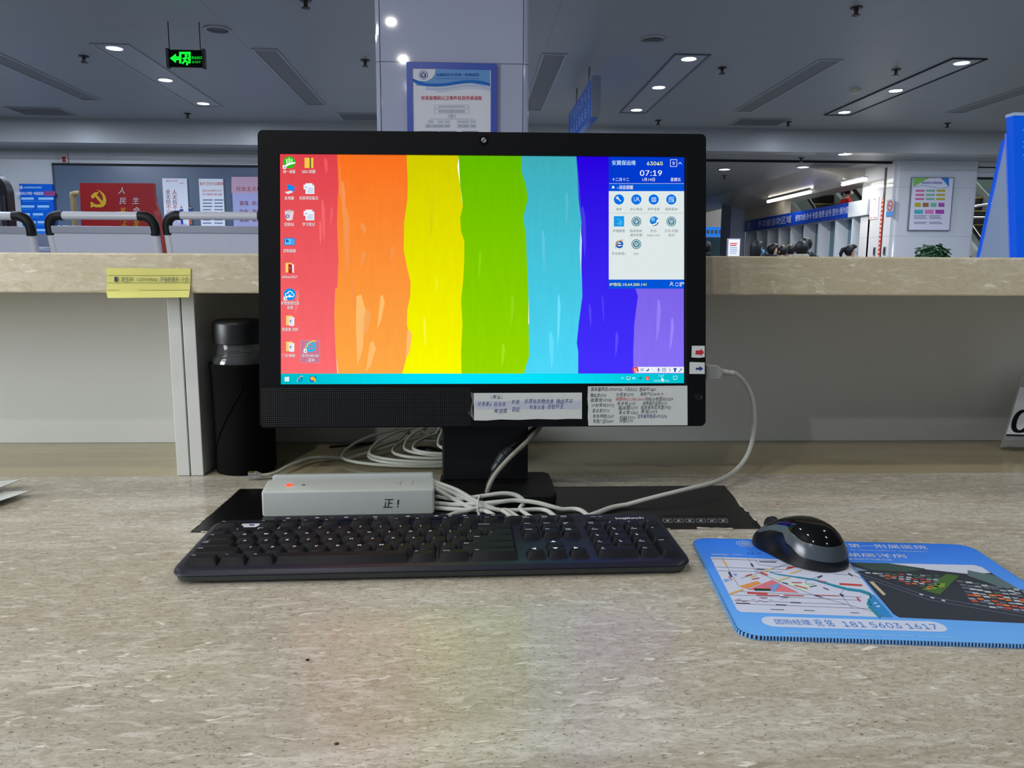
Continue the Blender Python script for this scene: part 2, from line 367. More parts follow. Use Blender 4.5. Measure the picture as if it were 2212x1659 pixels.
# pier at the far end of the kiosk bank, wall above it, sloping soffit over the kiosks
m_cream = mat('cream_wall', (214, 205, 186), 0.4, noise=0.03, nscale=4)
struct('pillar', MB().box((6.80, 20.2, 0), (7.2, 21.0, ZL), mat('pale_blue_wall', (170, 184, 214), 0.4)))
struct('wall_above_kiosks', MB().box((XR, 17.6, 2.05), (XR + 0.15, 20.2, 2.62), m_cream))
struct('beam', MB().loft([[V((XR - 1.0, y, ZL)), V((XR - 0.1, y, 2.62)), V((XR + 0.35, y, 2.62)), V((XR + 0.35, y, ZL))] for y in (PRY + 1.0, 20.2)], mat('glossy_soffit', (196, 190, 180), 0.18)))
# escalator lobby beyond
struct('wall_lobby', MB().box((16.8, 13, 0), (17, 31, 6), m_wall))
struct('wall_lobby_back', MB().box((XR + .36, 26.5, 0), (17, 26.7, 6), m_wall)); struct('ceiling_lobby', MB().box((XR + .2, PRY + .1, 6), (17, 26.7, 6.1), m_wall)); struct('wall_lobby_front', MB().box((XR + .36, PRY + .12, ZL), (17, PRY + .3, 6), m_wall)); struct('wall_lobby_side', MB().box((XR + .2, PRY + .3, ZL + .1), (XR + .36, 26.5, 6), m_wall))
struct('beam', MB().box((xr2, PRY + 0.1, 2.62), (17, PRY + 0.3, ZL), m_clad))
mb = MB(); mb.box((xr2, PRY + 0.08, 2.60), (17, PRY + 0.12, 2.635), m_dark); mb.box((xr2, PRY + 0.095, 2.79), (17, PRY + 0.115, 2.81), m_dark)
struct('trim_5', mb)
teal = mat('teal_panel', (18, 118, 138), 0.35)
a, b = pY(1788, 400, 23.5), pY(1828, 448, 23.5)
struct('wall_teal', MB().box((a.x, 23.5, 0), (b.x, 23.7, ZL), teal))
mb = MB()
for pa, pb in (((2098, 396), (2165, 383)), ((2136, 424), (2170, 416))):
    p, q = pY(*pa, 21.0), pY(*pb, 21.0); mb.loft([[p + V((0, 0, .0)), q, q + V((0, 0, .22)), p + V((0, 0, .22))], [p + V((0, .2, 0)), q + V((0, .2, 0)), q + V((0, .2, .22)), p + V((0, .2, .22))]], teal)
struct('trim_6', mb)

# ------------------------------------------------------------------ ceiling fittings
m_led = glow('lamp_lens', (255, 255, 255), 14.0); m_led_w = glow('lamp_lens_warm', (255, 250, 232), 10.0)
m_chrome = mat('lamp_ring', (205, 208, 212), 0.2, 0.8)
def downlight(p, z, label, power=26, warm=False, r=0.075, group='round downlights in the hall ceiling'):
    t = thing('ceiling_downlight', (p.x, p.y, z), label, 'ceiling light', group)
    m = MB(); m.lathe([(r * 1.22, 0.0), (r * 1.22, -0.008), (r * 1.02, -0.014), (r, -0.004)], (p.x, p.y, z), m_chrome, 24, cap0=False, cap1=False); m.build('trim_ring', t, 40)
    MB().lathe([(r, -0.004), (r * 0.8, -0.012), (r * 0.3, -0.016)], (p.x, p.y, z), m_led_w if warm else m_led, 24, cap0=False).build('lens', t, 60)
    l = light('downlight_beam', (0, 0, -0.025), power, r * 0.8, NEUT if warm else COOL); l.parent = t
    return t
def cpt(x, y, z=CZ): return pz(x, y, z)
for (x, y), s in zip([(247, 102), (357, 171), (439, 222)], ['closest of the three lamps in the row under the exit sign', 'middle lamp of the row beside the exit sign', 'farthest lamp of the row beside the exit sign']):
    downlight(cpt(x, y), CZ, 'lit round ceiling lamp, ' + s)
for (x, y), s in zip([(1488, 125), (1423, 187), (1375, 236)], ['closest', 'middle', 'farthest']):
    downlight(cpt(x, y), CZ, 'lit round ceiling lamp, %s of three in the trough by the blue hanging sign' % s)
for (x, y), s in zip([(2078, 134), (1935, 194), (1824, 241)], ['closest', 'middle', 'farthest']):
    downlight(cpt(x, y), CZ, 'lit round ceiling lamp, %s of three in the dark edged trough' % s)
for (x, y), s in zip([(1825, 332), (1735, 360), (1565, 365), (2150, 366)], ['above the pier with the coloured poster', 'over the white kiosk partitions', 'just beside the top corner of the monitor', 'over the escalator beside the blue totem']):
    downlight(cpt(x, y, ZL), ZL, 'warm lit ceiling lamp in the low ceiling ' + s, 22 if x == 1825 else 30, True, 0.10, 'downlights in the low ceiling')
def trough(quad, z, name, label, border, fill, group, slats=0):
    """long fitting let into the ceiling: thin raised frame, flush face"""
    q = [cpt(x, y, z) for x, y in quad]; xs = sorted(p.x for p in q); ys = sorted(p.y for p in q)
    x0, x1 = (xs[0] + xs[1]) / 2, (xs[2] + xs[3]) / 2; y0, y1 = (ys[0] + ys[1]) / 2, (ys[2] + ys[3]) / 2
    t = thing(name, ((x0 + x1) / 2, (y0 + y1) / 2, z), label, 'ceiling fitting' if 'trough' in name else 'air vent', group)
    w = 0.022; f = MB(); zz = z - 0.012
    for a_, b_ in (((x0, y0), (x1, y0 + w)), ((x0, y1 - w), (x1, y1)), ((x0, y0 + w), (x0 + w, y1 - w)), ((x1 - w, y0 + w), (x1, y1 - w))): f.box((a_[0], a_[1], zz), (b_[0], b_[1], z), border)
    f.build('frame', t)
    MB().box((x0 + w, y0 + w, z - 0.004), (x1 - w, y1 - w, z), fill).build('face_panel', t)
    if slats:
        s = MB()
        for k in range(slats):
            yy = y0 + w + (y1 - y0 - 2 * w) * (k + .5) / slats; s.box((x0 + w, yy - .008, z - 0.012), (x1 - w, yy + .008, z - 0.005), mat('vent_slat', (150, 152, 154), .5))
        s.build('grille', t)
    return t
m_bord = mat('trough_edge', (96, 100, 108), 0.5); m_fill = mat('trough_face', (152, 157, 162), 0.4); m_vent = mat('vent_face', (112, 114, 118), 0.6)
gt = 'light troughs in the hall ceiling'; gv = 'long ceiling vents'
def strip(p, q, width, z=CZ):
    a_, b_ = cpt(*p, z), cpt(*q, z); x = (a_.x + b_.x) / 2
    pr = lambda P: (P.x, P.y)
    return x, min(a_.y, b_.y), max(a_.y, b_.y), width
def trough_at(x, y0, y1, w, *k, **kw):
    f = cpt
    def inv(X, Y):
        v = V((X, Y, k[0])) - CAM; zc = v.dot(_d); return (W / 2 + FPX * v.dot(_r) / zc, H / 2 - FPX * v.dot(_u) / zc)
    return trough([inv(x - w / 2, y0), inv(x + w / 2, y0), inv(x + w / 2, y1), inv(x - w / 2, y1)], *k, **kw)
x, y0, y1, w = strip((1488, 122), (1372, 240), .38); trough_at(x, y0 - .1, y1 + .1, w, CZ, 'light_trough', 'pale trough holding three lit lamps, beside the blue hanging sign', m_bord, m_fill, gt)
x, y0, y1, w = strip((2082, 131), (1815, 245), .38); trough_at(x, y0 - .1, y1 + .1, w, CZ, 'light_trough', 'dark edged trough holding three lit lamps, over the far pier', m_dark, m_fill, gt)
x, y0, y1, w = strip((247, 100), (445, 226), .38); trough_at(x, y0 - .1, y1 + .1, w, CZ, 'light_trough', 'pale trough holding three lit lamps, beside the exit sign', m_bord if 0 else m_fill, m_fill, gt)
for p, q, s in [((575, 105), (680, 226), 'between the exit sign and the near pillar'), ((1178, 115), (1166, 238), 'right against the near pillar'), ((1795, 128), (1605, 240), 'between the two lit troughs'), ((2240, 186), (2060, 243), 'above the blue totem'), ((-30, 105), (185, 215), 'far from the exit sign, over the blue wall notice')]:
    x, y0, y1, w = strip(p, q, .26); trough_at(x, y0, y1, w, CZ, 'linear_vent', 'long narrow grey ceiling vent ' + s, m_fill, m_vent, gv)
for p, z, s in [((90, 240), CZ, 'over the blue wall notice'), ((790, 252), CZ, 'close to the near pillar'), ((1640, 263), CZ, 'at the edge of the upper ceiling'), ((1795, 357), ZL, 'in the low ceiling above the kiosks'), ((1640, 418), ZL, 'deep in the low ceiling')]:
    a_ = cpt(*p, z); trough_at(a_.x, a_.y - .28, a_.y + .28, .75, z, 'square_vent', 'slatted square air vent ' + s, m_fill, m_dark, 'square ceiling vents', slats=7)
# sprinklers
m_spr = mat('sprinkler_bronze', (70, 58, 54), 0.4, 0.6)
t = thing('sprinkler', (0, 0, CZ), 'x', 'sprinkler', 'ceiling sprinklers')
MB().lathe([(0.05, 0), (0.05, -0.008), (0.02, -0.014)], (0, 0, CZ), m_spr, 16, cap0=False).build('escutcheon', t, 40)
m = MB(); m.lathe([(0.018, -0.01), (0.016, -0.06)], (0, 0, CZ), m_spr, 10); m.lathe([(0.034, -0.06), (0.036, -0.066), (0.01, -0.068)], (0, 0, CZ), m_spr, 14); m.build('head', t, 40)
first = t
for i, ((x, y), s) in enumerate([((1850, 16), 'nearest the viewer over the right side'), ((660, 0), 'nearest the viewer beside the pillar'), ((181, 121), 'between the corner and the lit lamps'), ((789, 130), 'beside the near pillar edge'), ((405, 245), 'behind the exit sign lamps'), ((1560, 146), 'right of the lit trough by the blue sign'),
        ((1936, 150), 'over the dark edged trough'), ((1422, 260), 'above the top edge of the monitor'), ((1703, 263), 'beside the square vent at the ceiling edge'), ((2047, 266), 'below the vent near the blue totem')]):
    a_ = cpt(x, y); lb = 'small dark ceiling sprinkler ' + s
    if i == 0: first.location = (a_.x, a_.y, CZ); first['label'] = lb
    else: dup(first, (a_.x, a_.y, CZ), lb)
for (x, y), s in [((1731, 341), 'over the kiosks'), ((1565, 379), 'beside the monitor corner')]:
    a_ = cpt(x, y, ZL); dup(first, (a_.x, a_.y, ZL), 'small dark sprinkler in the low ceiling ' + s)
for (x, y), s, lit in [((470, 63), 'above the exit sign', 0), ((1411, 83), 'over the lit trough by the blue sign', 1)]:
    a_ = cpt(x, y); t = thing('ceiling_speaker', (a_.x, a_.y, CZ), 'unlit round recessed fitting with pale rim ' + s, 'ceiling fitting', 'round recessed fittings')
    MB().lathe([(0.125, 0), (0.125, -0.012), (0.10, -0.014), (0.098, -0.002)], a_, m_chrome if lit else m_fill, 28, cap0=False, cap1=False).build('rim', t, 40)
    MB().lathe([(0.098, -0.002), (0.05, -0.001)], a_, mat('dark_grille', (60, 64, 68), 0.5), 28, cap0=False).build('grille', t, 40)
a_ = cpt(1848, 193); t = thing('smoke_detector', (a_.x, a_.y, CZ), 'round cream smoke detector between two troughs on the ceiling', 'smoke detector')
MB().lathe([(0.055, 0), (0.055, -0.02), (0.04, -0.045), (0.015, -0.05)], a_, mat('detector_cream', (188, 180, 166), .5), 20, cap0=False).build('cover', t, 40)
MB().lathe([(0.065, 0), (0.065, -0.01)], a_, mat('detector_cream', (0, 0, 0)), 20, cap0=False).build('base', t, 40)

# ------------------------------------------------------------------ hanging signs
# green exit sign on two wires
EY = 7.45; t0 = pY(361, 107, EY); t1 = pY(441, 145, EY)
t = thing('exit_sign', ((t0.x + t1.x) / 2, EY, t1.z), 'green lit exit sign hung on wires from the ceiling', 'exit sign')
m_blk = mat('sign_black', (4, 5, 5), 0.7, spec=.1); gr = glow('exit_green', (20, 255, 60), 1.15)
mb = MB().box((t0.x, EY, t1.z), (t1.x, EY + 0.03, t0.z), m_blk); F = pixframe(V((0, EY, 0)), V((0, -1, 0)), 0.002)
mb.poly(F, [(367, 126), (380, 116), (381, 122), (389, 122), (389, 130), (381, 130), (380, 136)], gr)
mb.poly(F, [(387, 112), (412, 112), (412, 137), (407, 137), (407, 117), (392, 117), (392, 137), (387, 137)], gr)
mb.disc(F, 402, 120, 3, gr); mb.line(F, [(402, 123), (399, 131), (394, 138)], 4, gr); mb.line(F, [(399, 131), (405, 134), (404, 141)], 4, gr); mb.line(F, [(403, 125), (410, 128)], 3, gr); mb.line(F, [(401, 125), (394, 127)], 3, gr)
mb.text(F, '安全出口', 425, 125, 7, gr, 2, fit=22); mb.text(F, 'EXIT', 425, 134, 7, gr, 2, fit=18)
mb.build('panel', t)
for x in (t0.x, t1.x): MB().box((x - .012, EY - .006, t1.z - .012), (x + .012, EY + .036, t0.z + .012), mat('sign_frame', (24, 26, 27), .6)).build('end_frame', t)
for px, s in ((366, 0), (433, 1)):
    a_ = pY(px, 108, EY + .015); MB().tube([(a_.x, EY + .015, t0.z), (a_.x, EY + .015, CZ)], 0.004, m_blk, 6).build('wire', t)
# blue hanging sign, seen almost end on
x = 1.30; ya, yb = 8.25, 10.2; za = pX(1282, 194, x).z; zb = pX(1282, 272, x).z
za, zb = 3.0, 2.61
t = thing('hanging_sign', (x, (ya + yb) / 2, zb), 'blue direction sign hung from the ceiling, seen nearly end on', 'sign')
m_sb = mat('sign_blue', (30, 92, 190), 0.25); m_sw = mat('sign_faded_white', (150, 180, 225), 0.4)
mb = MB().box((x - .04, ya, zb), (x + .04, yb, za), m_sb); F = frame(V((x - .04, ya, zb)), V((0, 1, 0)), V((0, 0, 1)), V((-1, 0, 0)), .002)
for r_ in range(2):
    for k in range(7):
        for j in range(3): xx, yy = .16 + k * .23 + random.uniform(0, .06), .07 + r_ * .17 + j * .035; mb.rect(F, xx, yy, xx + random.uniform(.05, .13), yy + .018, m_sw)
        xx = .2 + k * .23 + random.uniform(0, .05); mb.rect(F, xx, .07 + r_ * .17, xx + .02, .17 + r_ * .17, m_sw)
mb.build('panel', t); MB().box((x - .045, ya - .02, zb - .01), (x + .045, ya, za + .01), mat('sign_endcap', (165, 172, 182), .3, .5)).build('end_cap', t)
for yy in (8.75, 9.75): MB().tube([(x, yy, za), (x, yy, CZ)], .009, mat('rod_grey', (98, 102, 108), .4, .6), 8).build('hanging_rod', t)

# ------------------------------------------------------------------ posters and notices
def poster(name, quad, Y, label, cat, face, border=None, bw=0.018, th=0.02, draw=None, group=None):
    """flat framed notice on a wall facing the desk; draw() prints in the photo's own proportions on that wall plane"""
    p0, p1 = pY(*quad[0], Y), pY(*quad[1], Y); x0, x1 = sorted((p0.x, p1.x)); z0, z1 = sorted((p0.z, p1.z))
    mb = MB().box((x0, Y, z0), (x1, Y + th, z1), face); F = pixframe(V((0, Y, 0)), V((0, -1, 0)), 0.0012)
    if draw: draw(mb, F)
    if not border:
        return meta(mb.build(name), label, cat, group)
    t = thing(name, ((x0 + x1) / 2, Y, z0), label, cat, group); mb.build('sheet', t); f = MB()
    for a_, b_ in (((x0 - bw, z0 - bw), (x1 + bw, z0)), ((x0 - bw, z1), (x1 + bw, z1 + bw)), ((x0 - bw, z0), (x0, z1)), ((x1, z0), (x1 + bw, z1))): f.box((a_[0], Y - .006, a_[1]), (b_[0], Y + th, b_[1]), border)
    f.build('frame', t); return t
def bars(mb, F, x0, x1, ys, h, m, seg=1, l=1):
    for i, y in enumerate(ys):
        n = seg; w = (x1 - x0) / n
        for k in range(n): mb.rect(F, x0 + k * w, y - h / 2, x0 + k * w + w * random.uniform(.7, .92), y + h / 2, m, l)
def emblem(mb, F, x, y, r, col, bg, l=1):
    mb.disc(F, x, y, r, bg, l, 28); mb.ring(F, x, y, r * .90, r, col, l + 1, 28); mb.disc(F, x, y, r * .66, col, l + 1, 24)
    mb.rect(F, x - r * .09, y - r * .45, x + r * .09, y + r * .35, bg, l + 2)
    for s in (-1, 1): mb.poly(F, [(x + s * r * .22, y - r * .5), (x + s * r * .34, y - r * .45), (x + s * r * .34, y + r * .1), (x + s * r * .1, y + r * .48), (x + s * r * .1, y + r * .3), (x + s * r * .22, y)], bg, l + 2)
W1 = ink((236, 238, 246)); B1 = ink((20, 110, 205)); B2 = ink((110, 165, 225)); RD = ink((205, 40, 50)); NV = ink((30, 60, 160)); GY = ink((150, 156, 176))
def d_pillar(mb, F):
    mb.poly(F, [(892, 150), (1058, 150), (1058, 181)] + [(1058 - k * 8.3, 181 - 9 * math.sin(k / 20 * 2.2 * PI - 1.3) * .5 - (0 if k else 0)) for k in range(1, 20)] + [(892, 172)], B2, 1)
    mb.poly(F, [(892, 150), (941, 150), (939, 162), (932, 170), (922, 175), (905, 175), (892, 170)], W1, 2)
    up = [(892, 170), (905, 176), (920, 180), (940, 181), (960, 180), (980, 177), (1000, 174), (1020, 173), (1040, 175), (1058, 180)]
    mb.poly(F, up + [(x, y + 6.5) for x, y in up[::-1]], B1, 3)
    mb.poly(F, [(x, y + 9) for x, y in up[2:]] + [(x, y + 14) for x, y in up[:1:-1]], ink((190, 205, 235)), 2)
    mb.poly(F, [(x, y + 16) for x, y in up[3:]] + [(x, y + 18) for x, y in up[:2:-1]], ink((205, 214, 238)), 2)
    emblem(mb, F, 914.5, 162.5, 9.5, NV, W1, 4)
    mb.text(F, '安徽医科大学第一附属医院', 989, 162, 7.2, NV, 3, fit=92, shear=.15); mb.text(F, 'The First Affiliated Hospital of Anhui Medical University', 989, 169.5, 3.0, NV, 3, fit=92)
    mb.text(F, '突发疫情和公卫事件信息传递流程', 975, 212, 9.6, RD, 2, fit=131, bold=.02)
    def bx(x0, y0, x1, y1, n=1):
        mb.line(F, [(x0, y0), (x1, y0), (x1, y1), (x0, y1), (x0, y0)], .5, GY, 1)
        for k in range(n):
            yy = y0 + (y1 - y0) * (k + 1) / (n + 1); mb.rect(F, x0 + (x1 - x0) * .12, yy - .7, x1 - (x1 - x0) * .12, yy + .7, GY, 1)
    bx(938, 227, 1013, 233); bx(938, 236, 1013, 245, 2); bx(968, 248, 984, 254); mb.line(F, [(930, 257), (1022, 257)], .7, GY); mb.line(F, [(975.5, 233), (975.5, 257)], .5, GY)
    for x in (925, 946, 960): bx(x, 260, x + 11, 266)
    for x in (988, 1001, 1016): bx(x, 260, x + 12, 266)
    for x in (919, 933, 946, 960, 988, 1001, 1016): bx(x, 269, x + 12, 276, 2)
    bars(mb, F, 905, 1045, [284, 292, 300, 308, 316, 330, 344], 2, GY, 3)
poster('framed_poster', ((891, 148), (1060, 405)), PY - 0.026, 'blue framed flow chart poster on the near white pillar', 'poster', W1, mat('blue_frame', (70, 95, 190), 0.3), .032, .024, d_pillar)
# notice board wall on the far side
NB = 12.9
a_, b_ = pY(115, 357, NB), pY(700, 640, NB)
t = thing('notice_board', ((a_.x + b_.x) / 2, NB, 0.3), 'wide blue grey notice board wall carrying posters', 'notice board')
MB().box((a_.x, NB, 0.3), (b_.x, NB + .05, a_.z), mat('board_grey', (92, 106, 126), 0.3, noise=.04, nscale=3)).build('panel', t)
f = MB(); f.box((a_.x - .02, NB - .012, a_.z), (b_.x, NB + .05, a_.z + .035), m_dark); f.box((a_.x - .02, NB - .012, 0.3), (a_.x + .005, NB + .05, a_.z), mat('board_edge', (70, 78, 92), .4)); f.build('frame', t)
NP = NB - 0.03; OR = ink((205, 96, 60)); DR = ink((150, 60, 62)); TX = ink((96, 106, 140))
def d1(mb, F):
    mb.text(F, '诚信为本 CREDIT', 372, 391, 4, RD, 1, fit=26); mb.rect(F, 388, 395.5, 396, 396.5, RD)
    for k, c in enumerate('人无信不立'): mb.text(F, c, 377 + k * .4, 415 + k * 11, 11, DR if k < 3 else OR, 1, bold=.03)
    for k, c in enumerate('业无信不兴'): mb.text(F, c, 363 + k * .4, 414 + k * 11, 11, DR if k < 3 else OR, 1, bold=.03)
    for x, s, lg in ((392, NV, NV), (411, NV, OR)):
        mb.disc(F, x, 449, 2.2, ink((205, 170, 150)), 2, 12); mb.poly(F, [(x - 2.4, 447), (x, 445.5), (x + 2.4, 447), (x, 447.6)], ink((30, 30, 40)), 3); mb.poly(F, [(x - 4, 452), (x + 4, 452), (x + 5, 462), (x + 3, 472), (x - 3, 472)], s, 2); mb.poly(F, [(x - 3, 472), (x + 3, 472), (x + 4, 485), (x, 485)], lg, 2)
    mb.poly(F, [(352, 480), (368, 472), (410, 487), (410, 492), (352, 492)], ink((196, 190, 214)), 1)
poster('poster', ((350, 385), (413, 560)), NP, 'white poster with two vertical red sayings and two small figures', 'poster', W1, None, draw=d1, th=.02)
def d2(mb, F):
    mb.text(F, '医疗卫生行业精神', 457, 397, 8, OR, 1, fit=50, bold=.03); mb.text(F, '敬佑生命救死扶伤', 458, 412, 5.5, OR, 1, fit=42); mb.text(F, '甘于奉献大爱无疆', 458, 420, 5.5, RD, 1, fit=42)
    bars(mb, F, 438, 488, [432, 439, 446, 453, 460, 475, 482, 489, 496, 504, 512], 2.2, TX, 2)
poster('poster', ((429, 386), (490, 560)), NP, 'white poster with red heading and two columns of lines', 'poster', W1, None, draw=d2)
def d3(mb, F):
    mb.rect(F, 500, 382, 640, 417, ink((206, 168, 190)), 1)
    mb.text(F, '社会主义核心价值观', 510, 408, 11, DR, 2, 'l', .02, 100)
    for k, (p, q) in enumerate((('富强', '民主'), ('自由', '平等'), ('爱国', '敬业'))):
        mb.text(F, p, 518, 439 + k * 18, 10, DR, 2, 'l', .03); mb.text(F, q, 545, 439 + k * 18, 10, DR, 2, 'l', .03)
poster('poster', ((500, 382), (640, 560)), NP, 'pink and lilac poster of core values next to the monitor edge', 'poster', ink((176, 178, 222)), None, draw=d3)
def d4(mb, F):
    emblem(mb, F, 46, 405, 4, W1, mat('notice_blue', (0, 92, 205), .35), 1)
    mb.rect(F, 52, 403, 90, 407, B2); mb.text(F, '安徽医科大学第一附属医院', 94, 418, 7.5, W1, 2, 'r', fit=60, bold=.02); mb.rect(F, 96, 413, 119, 423, ink((150, 60, 120)), 1)
    for y, w_ in ((429, 74), (446, 70), (463, 50), (480, 70), (497, 60)): bars(mb, F, 46, 46 + w_, [y], 5, ink((150, 200, 245)), 2); bars(mb, F, 48, 46 + w_ - 6, [y + 6], 1.5, ink((40, 140, 225)), 2)
poster('wall_notice', ((41, 397), (122, 521)), NP - .05, 'bright blue hospital notice with lines of pale writing', 'notice', mat('notice_blue', (0, 92, 205), .35), None, th=.07, draw=d4)
a_ = pY(141, 341, 12.94); t = thing('fire_alarm', (a_.x, 12.94, a_.z - .08), 'small white wall alarm with red button above the notice board', 'alarm')
MB().box((a_.x - .05, 12.90, a_.z - .085), (a_.x + .05, 12.95, a_.z + .085), mat('alarm_white', (196, 190, 186), .4)).build('case', t, bevel=.006); MB().box((a_.x - .025, 12.885, a_.z - .07), (a_.x + .025, 12.90, a_.z + .01), ink((150, 30, 34))).build('button', t, bevel=.004)
# pier posters
def d5(mb, F):
    mb.poly(F, [(1973, 383), (2010, 383), (1990, 394), (1973, 404)], ink((130, 196, 96)), 1); mb.poly(F, [(2050, 383), (2030, 383), (2040, 392), (2050, 404)], ink((40, 130, 215)), 1)
    mb.text(F, '患者就诊流程指南', 2013, 395, 5, NV, 2, fit=44, bold=.02); mb.line(F, [(1974, 405), (1990, 401), (2010, 403), (2030, 407), (2049, 405)], 1, B2, 2)
    pk, gn, yl = ink((214, 110, 160)), ink((120, 190, 160)), ink((190, 176, 40))
    for r_, y in enumerate((412, 421, 430)):
        for k, c in enumerate((pk, gn, yl)): mb.rect(F, 1978 + k * 22.5 - r_ * .5, y - 2.2, 1997 + k * 22.5 - r_ * .5, y + 2.2, c)
    for k, c in enumerate((yl, ink((160, 110, 70)), gn, ink((170, 80, 180)))): mb.rect(F, 1976 + k * 17, 438, 1989 + k * 17, 447, c)
    for k, c in enumerate((ink((80, 180, 200)), ink((225, 130, 190)), ink((170, 70, 175)))): mb.rect(F, 1975 + k * 22.7, 453, 1994 + k * 22.7, 462, c)
    bars(mb, F, 1974, 2040, [466, 469, 472, 480, 483], 1.2, TX, 2)
poster('framed_poster', ((1971, 384), (2050, 497)), PRY - .03, 'framed poster of coloured boxes on the white pier', 'poster', ink((226, 226, 242)), mat('slim_grey_frame', (130, 136, 150), .3, .4), .012, .025, d5)

# ------------------------------------------------------------------ kiosk bank on the side wall (plane x = XR)
def side(y0px): return pX(y0px, 480, XR).y
yk0, yk1 = side(1877), side(1613)            # near and far end
zt0 = pX(1835, 438, XR).z; zt1 = pX(1835, 470, XR).z
t = thing('kiosk_bank', (XR + .4, (yk0 + yk1) / 2, 0), 'bank of white self service kiosk bays under a blue banner', 'kiosk bank')
m_kw = mat('kiosk_white', (206, 214, 226), .35); m_kg = mat('kiosk_teal_glass', (92, 128, 146), .2)
MB().box((XR + .24, yk0, 0), (XR + .28, yk1, zt1 - .01), m_kg).build('back_panel', t); MB().box((XR + .05, yk0, zt1 - .0), (XR + .28, yk1, zt1 + .04), m_kw).build('canopy', t)
for px in (1877, 1842, 1806, 1769, 1738, 1709, 1683, 1659, 1636, 1613):
    y = side(px); MB().box((XR, y - .03, 0), (XR + .24, y + .03, zt1), m_kw).build('partition', t)
for px in (1860, 1824, 1788):
    y = side(px); mb = MB(); mb.loft([[V((XR - .06 + dx, y + dy, z)) for dx, dy in ((0, -.22), (0, .22), (.28, .22), (.28, -.22))] for z, dx in ((0, 0), (.95, 0))], m_kw); mb.loft([[V((XR - .1, y - .24, .95)), V((XR - .1, y + .24, .95)), V((XR + .23, y + .24, .95)), V((XR + .23, y - .24, .95))], [V((XR + .12, y - .24, 1.18)), V((XR + .12, y + .24, 1.18)), V((XR + .23, y + .24, 1.18)), V((XR + .23, y - .24, 1.18))]], m_kw)
    s = mb.build('terminal', t, bevel=.02); MB().add([(XR - .085, y - .17, .985), (XR - .085, y + .17, .985), (XR + .09, y + .17, 1.16), (XR + .09, y - .17, 1.16)], [(0, 1, 2, 3)], mat('terminal_screen', (30, 60, 80), .15)).build('display', s)
m_bn = mat('banner_blue', (14, 62, 178), .25)
yw = side(1836)
mb = MB().box((XR - .05, yw, zt1), (XR - .005, yk1, zt0), m_bn); mb.box((XR - .05, yk0, zt1), (XR - .005, yw, zt0), mat('banner_white', (196, 204, 214), .3))
F = frame(V((XR - .05, yk1, zt1)), V((0, -1, 0)), V((0, 0, 1)), V((-1, 0, 0)), .002); L_ = yk1 - yw; hb = zt0 - zt1; PW = ink((190, 205, 240))
emblem(mb, F, .33, hb / 2, hb * .36, PW, m_bn); mb.text(F, '多功能自助区域', .95, hb / 2, hb * .66, PW, 2, 'l', .0, L_ * .36); mb.text(F, '使用功能:办卡·充值·缴费·挂号·签约·预约取号', .95 + L_ * .40, hb / 2, hb * .52, PW, 2, 'l', .0, L_ * .55 - .5)
mt = mb.build('banner'); meta(mt, 'blue banner with white writing above the kiosk bays', 'banner')
# notices on the end wall
def side_sheet(name, q, label, m, draw=None, th=.012):
    ym_ = (q[0][1] + q[1][1]) / 2; a_, b_ = pX(q[0][0], ym_, XR - th), pX(q[1][0], ym_, XR - th); xm_ = (q[0][0] + q[1][0]) / 2; a_.z, b_.z = pX(xm_, q[0][1], XR - th).z, pX(xm_, q[1][1], XR - th).z; mb = MB().box((XR - th, min(a_.y, b_.y), min(a_.z, b_.z)), (XR, max(a_.y, b_.y), max(a_.z, b_.z)), m)
    y1 = max(a_.y, b_.y); z0 = min(a_.z, b_.z); F = frame(V((XR - th, y1, z0)), V((0, -1, 0)), V((0, 0, 1)), V((-1, 0, 0)), .002)
    if draw: draw(mb, F, abs(a_.y - b_.y), abs(a_.z - b_.z))
    return meta(mb.build(name), label, 'notice')
def ds(mb, F, w, h):
    mb.rect(F, w * .38, h * .9, w * .62, h * .95, ink((120, 110, 120)))
    for k in range(13): mb.rect(F, w * .1, h * (.84 - k * .05), w * random.uniform(.7, .92), h * (.855 - k * .05), ink((196, 160, 170)))
    mb.rect(F, w * .1, h * .05, w * .4, h * .08, RD); mb.rect(F, w * .55, h * .05, w * .9, h * .08, RD)
side_sheet('paper_notice', ((1879, 427), (1896.5, 473)), 'white paper notice with fine red lines on the wall end', W1, ds)
def dr(mb, F, w, h):
    for k in range(18): mb.rect(F, w * .2, h * (.965 - k * .054), w * .8, h * (.990 - k * .054), ink((236, 200, 190)))
side_sheet('vertical_sign', ((1898.5, 430), (1903, 600)), 'narrow red vertical strip sign beside the shutter track', ink((190, 62, 52)), dr)
def dn(mb, F, w, h):
    mb.rect(F, 0.005, 0, w - .005, h * .30, ink((60, 130, 205))); mb.ring(F, w / 2, h * .63, w * .28, w * .4, ink((170, 70, 80)), 1); mb.line(F, [(w * .25, h * .72), (w * .75, h * .54)], w * .1, ink((170, 70, 80)), 2); mb.rect(F, w * .3, h * .61, w * .7, h * .65, ink((60, 60, 70)), 1)
side_sheet('no_smoking_sign', ((1915, 431), (1930, 467)), 'small grey and blue no smoking sign on the pier side', ink((150, 158, 172)), dn)
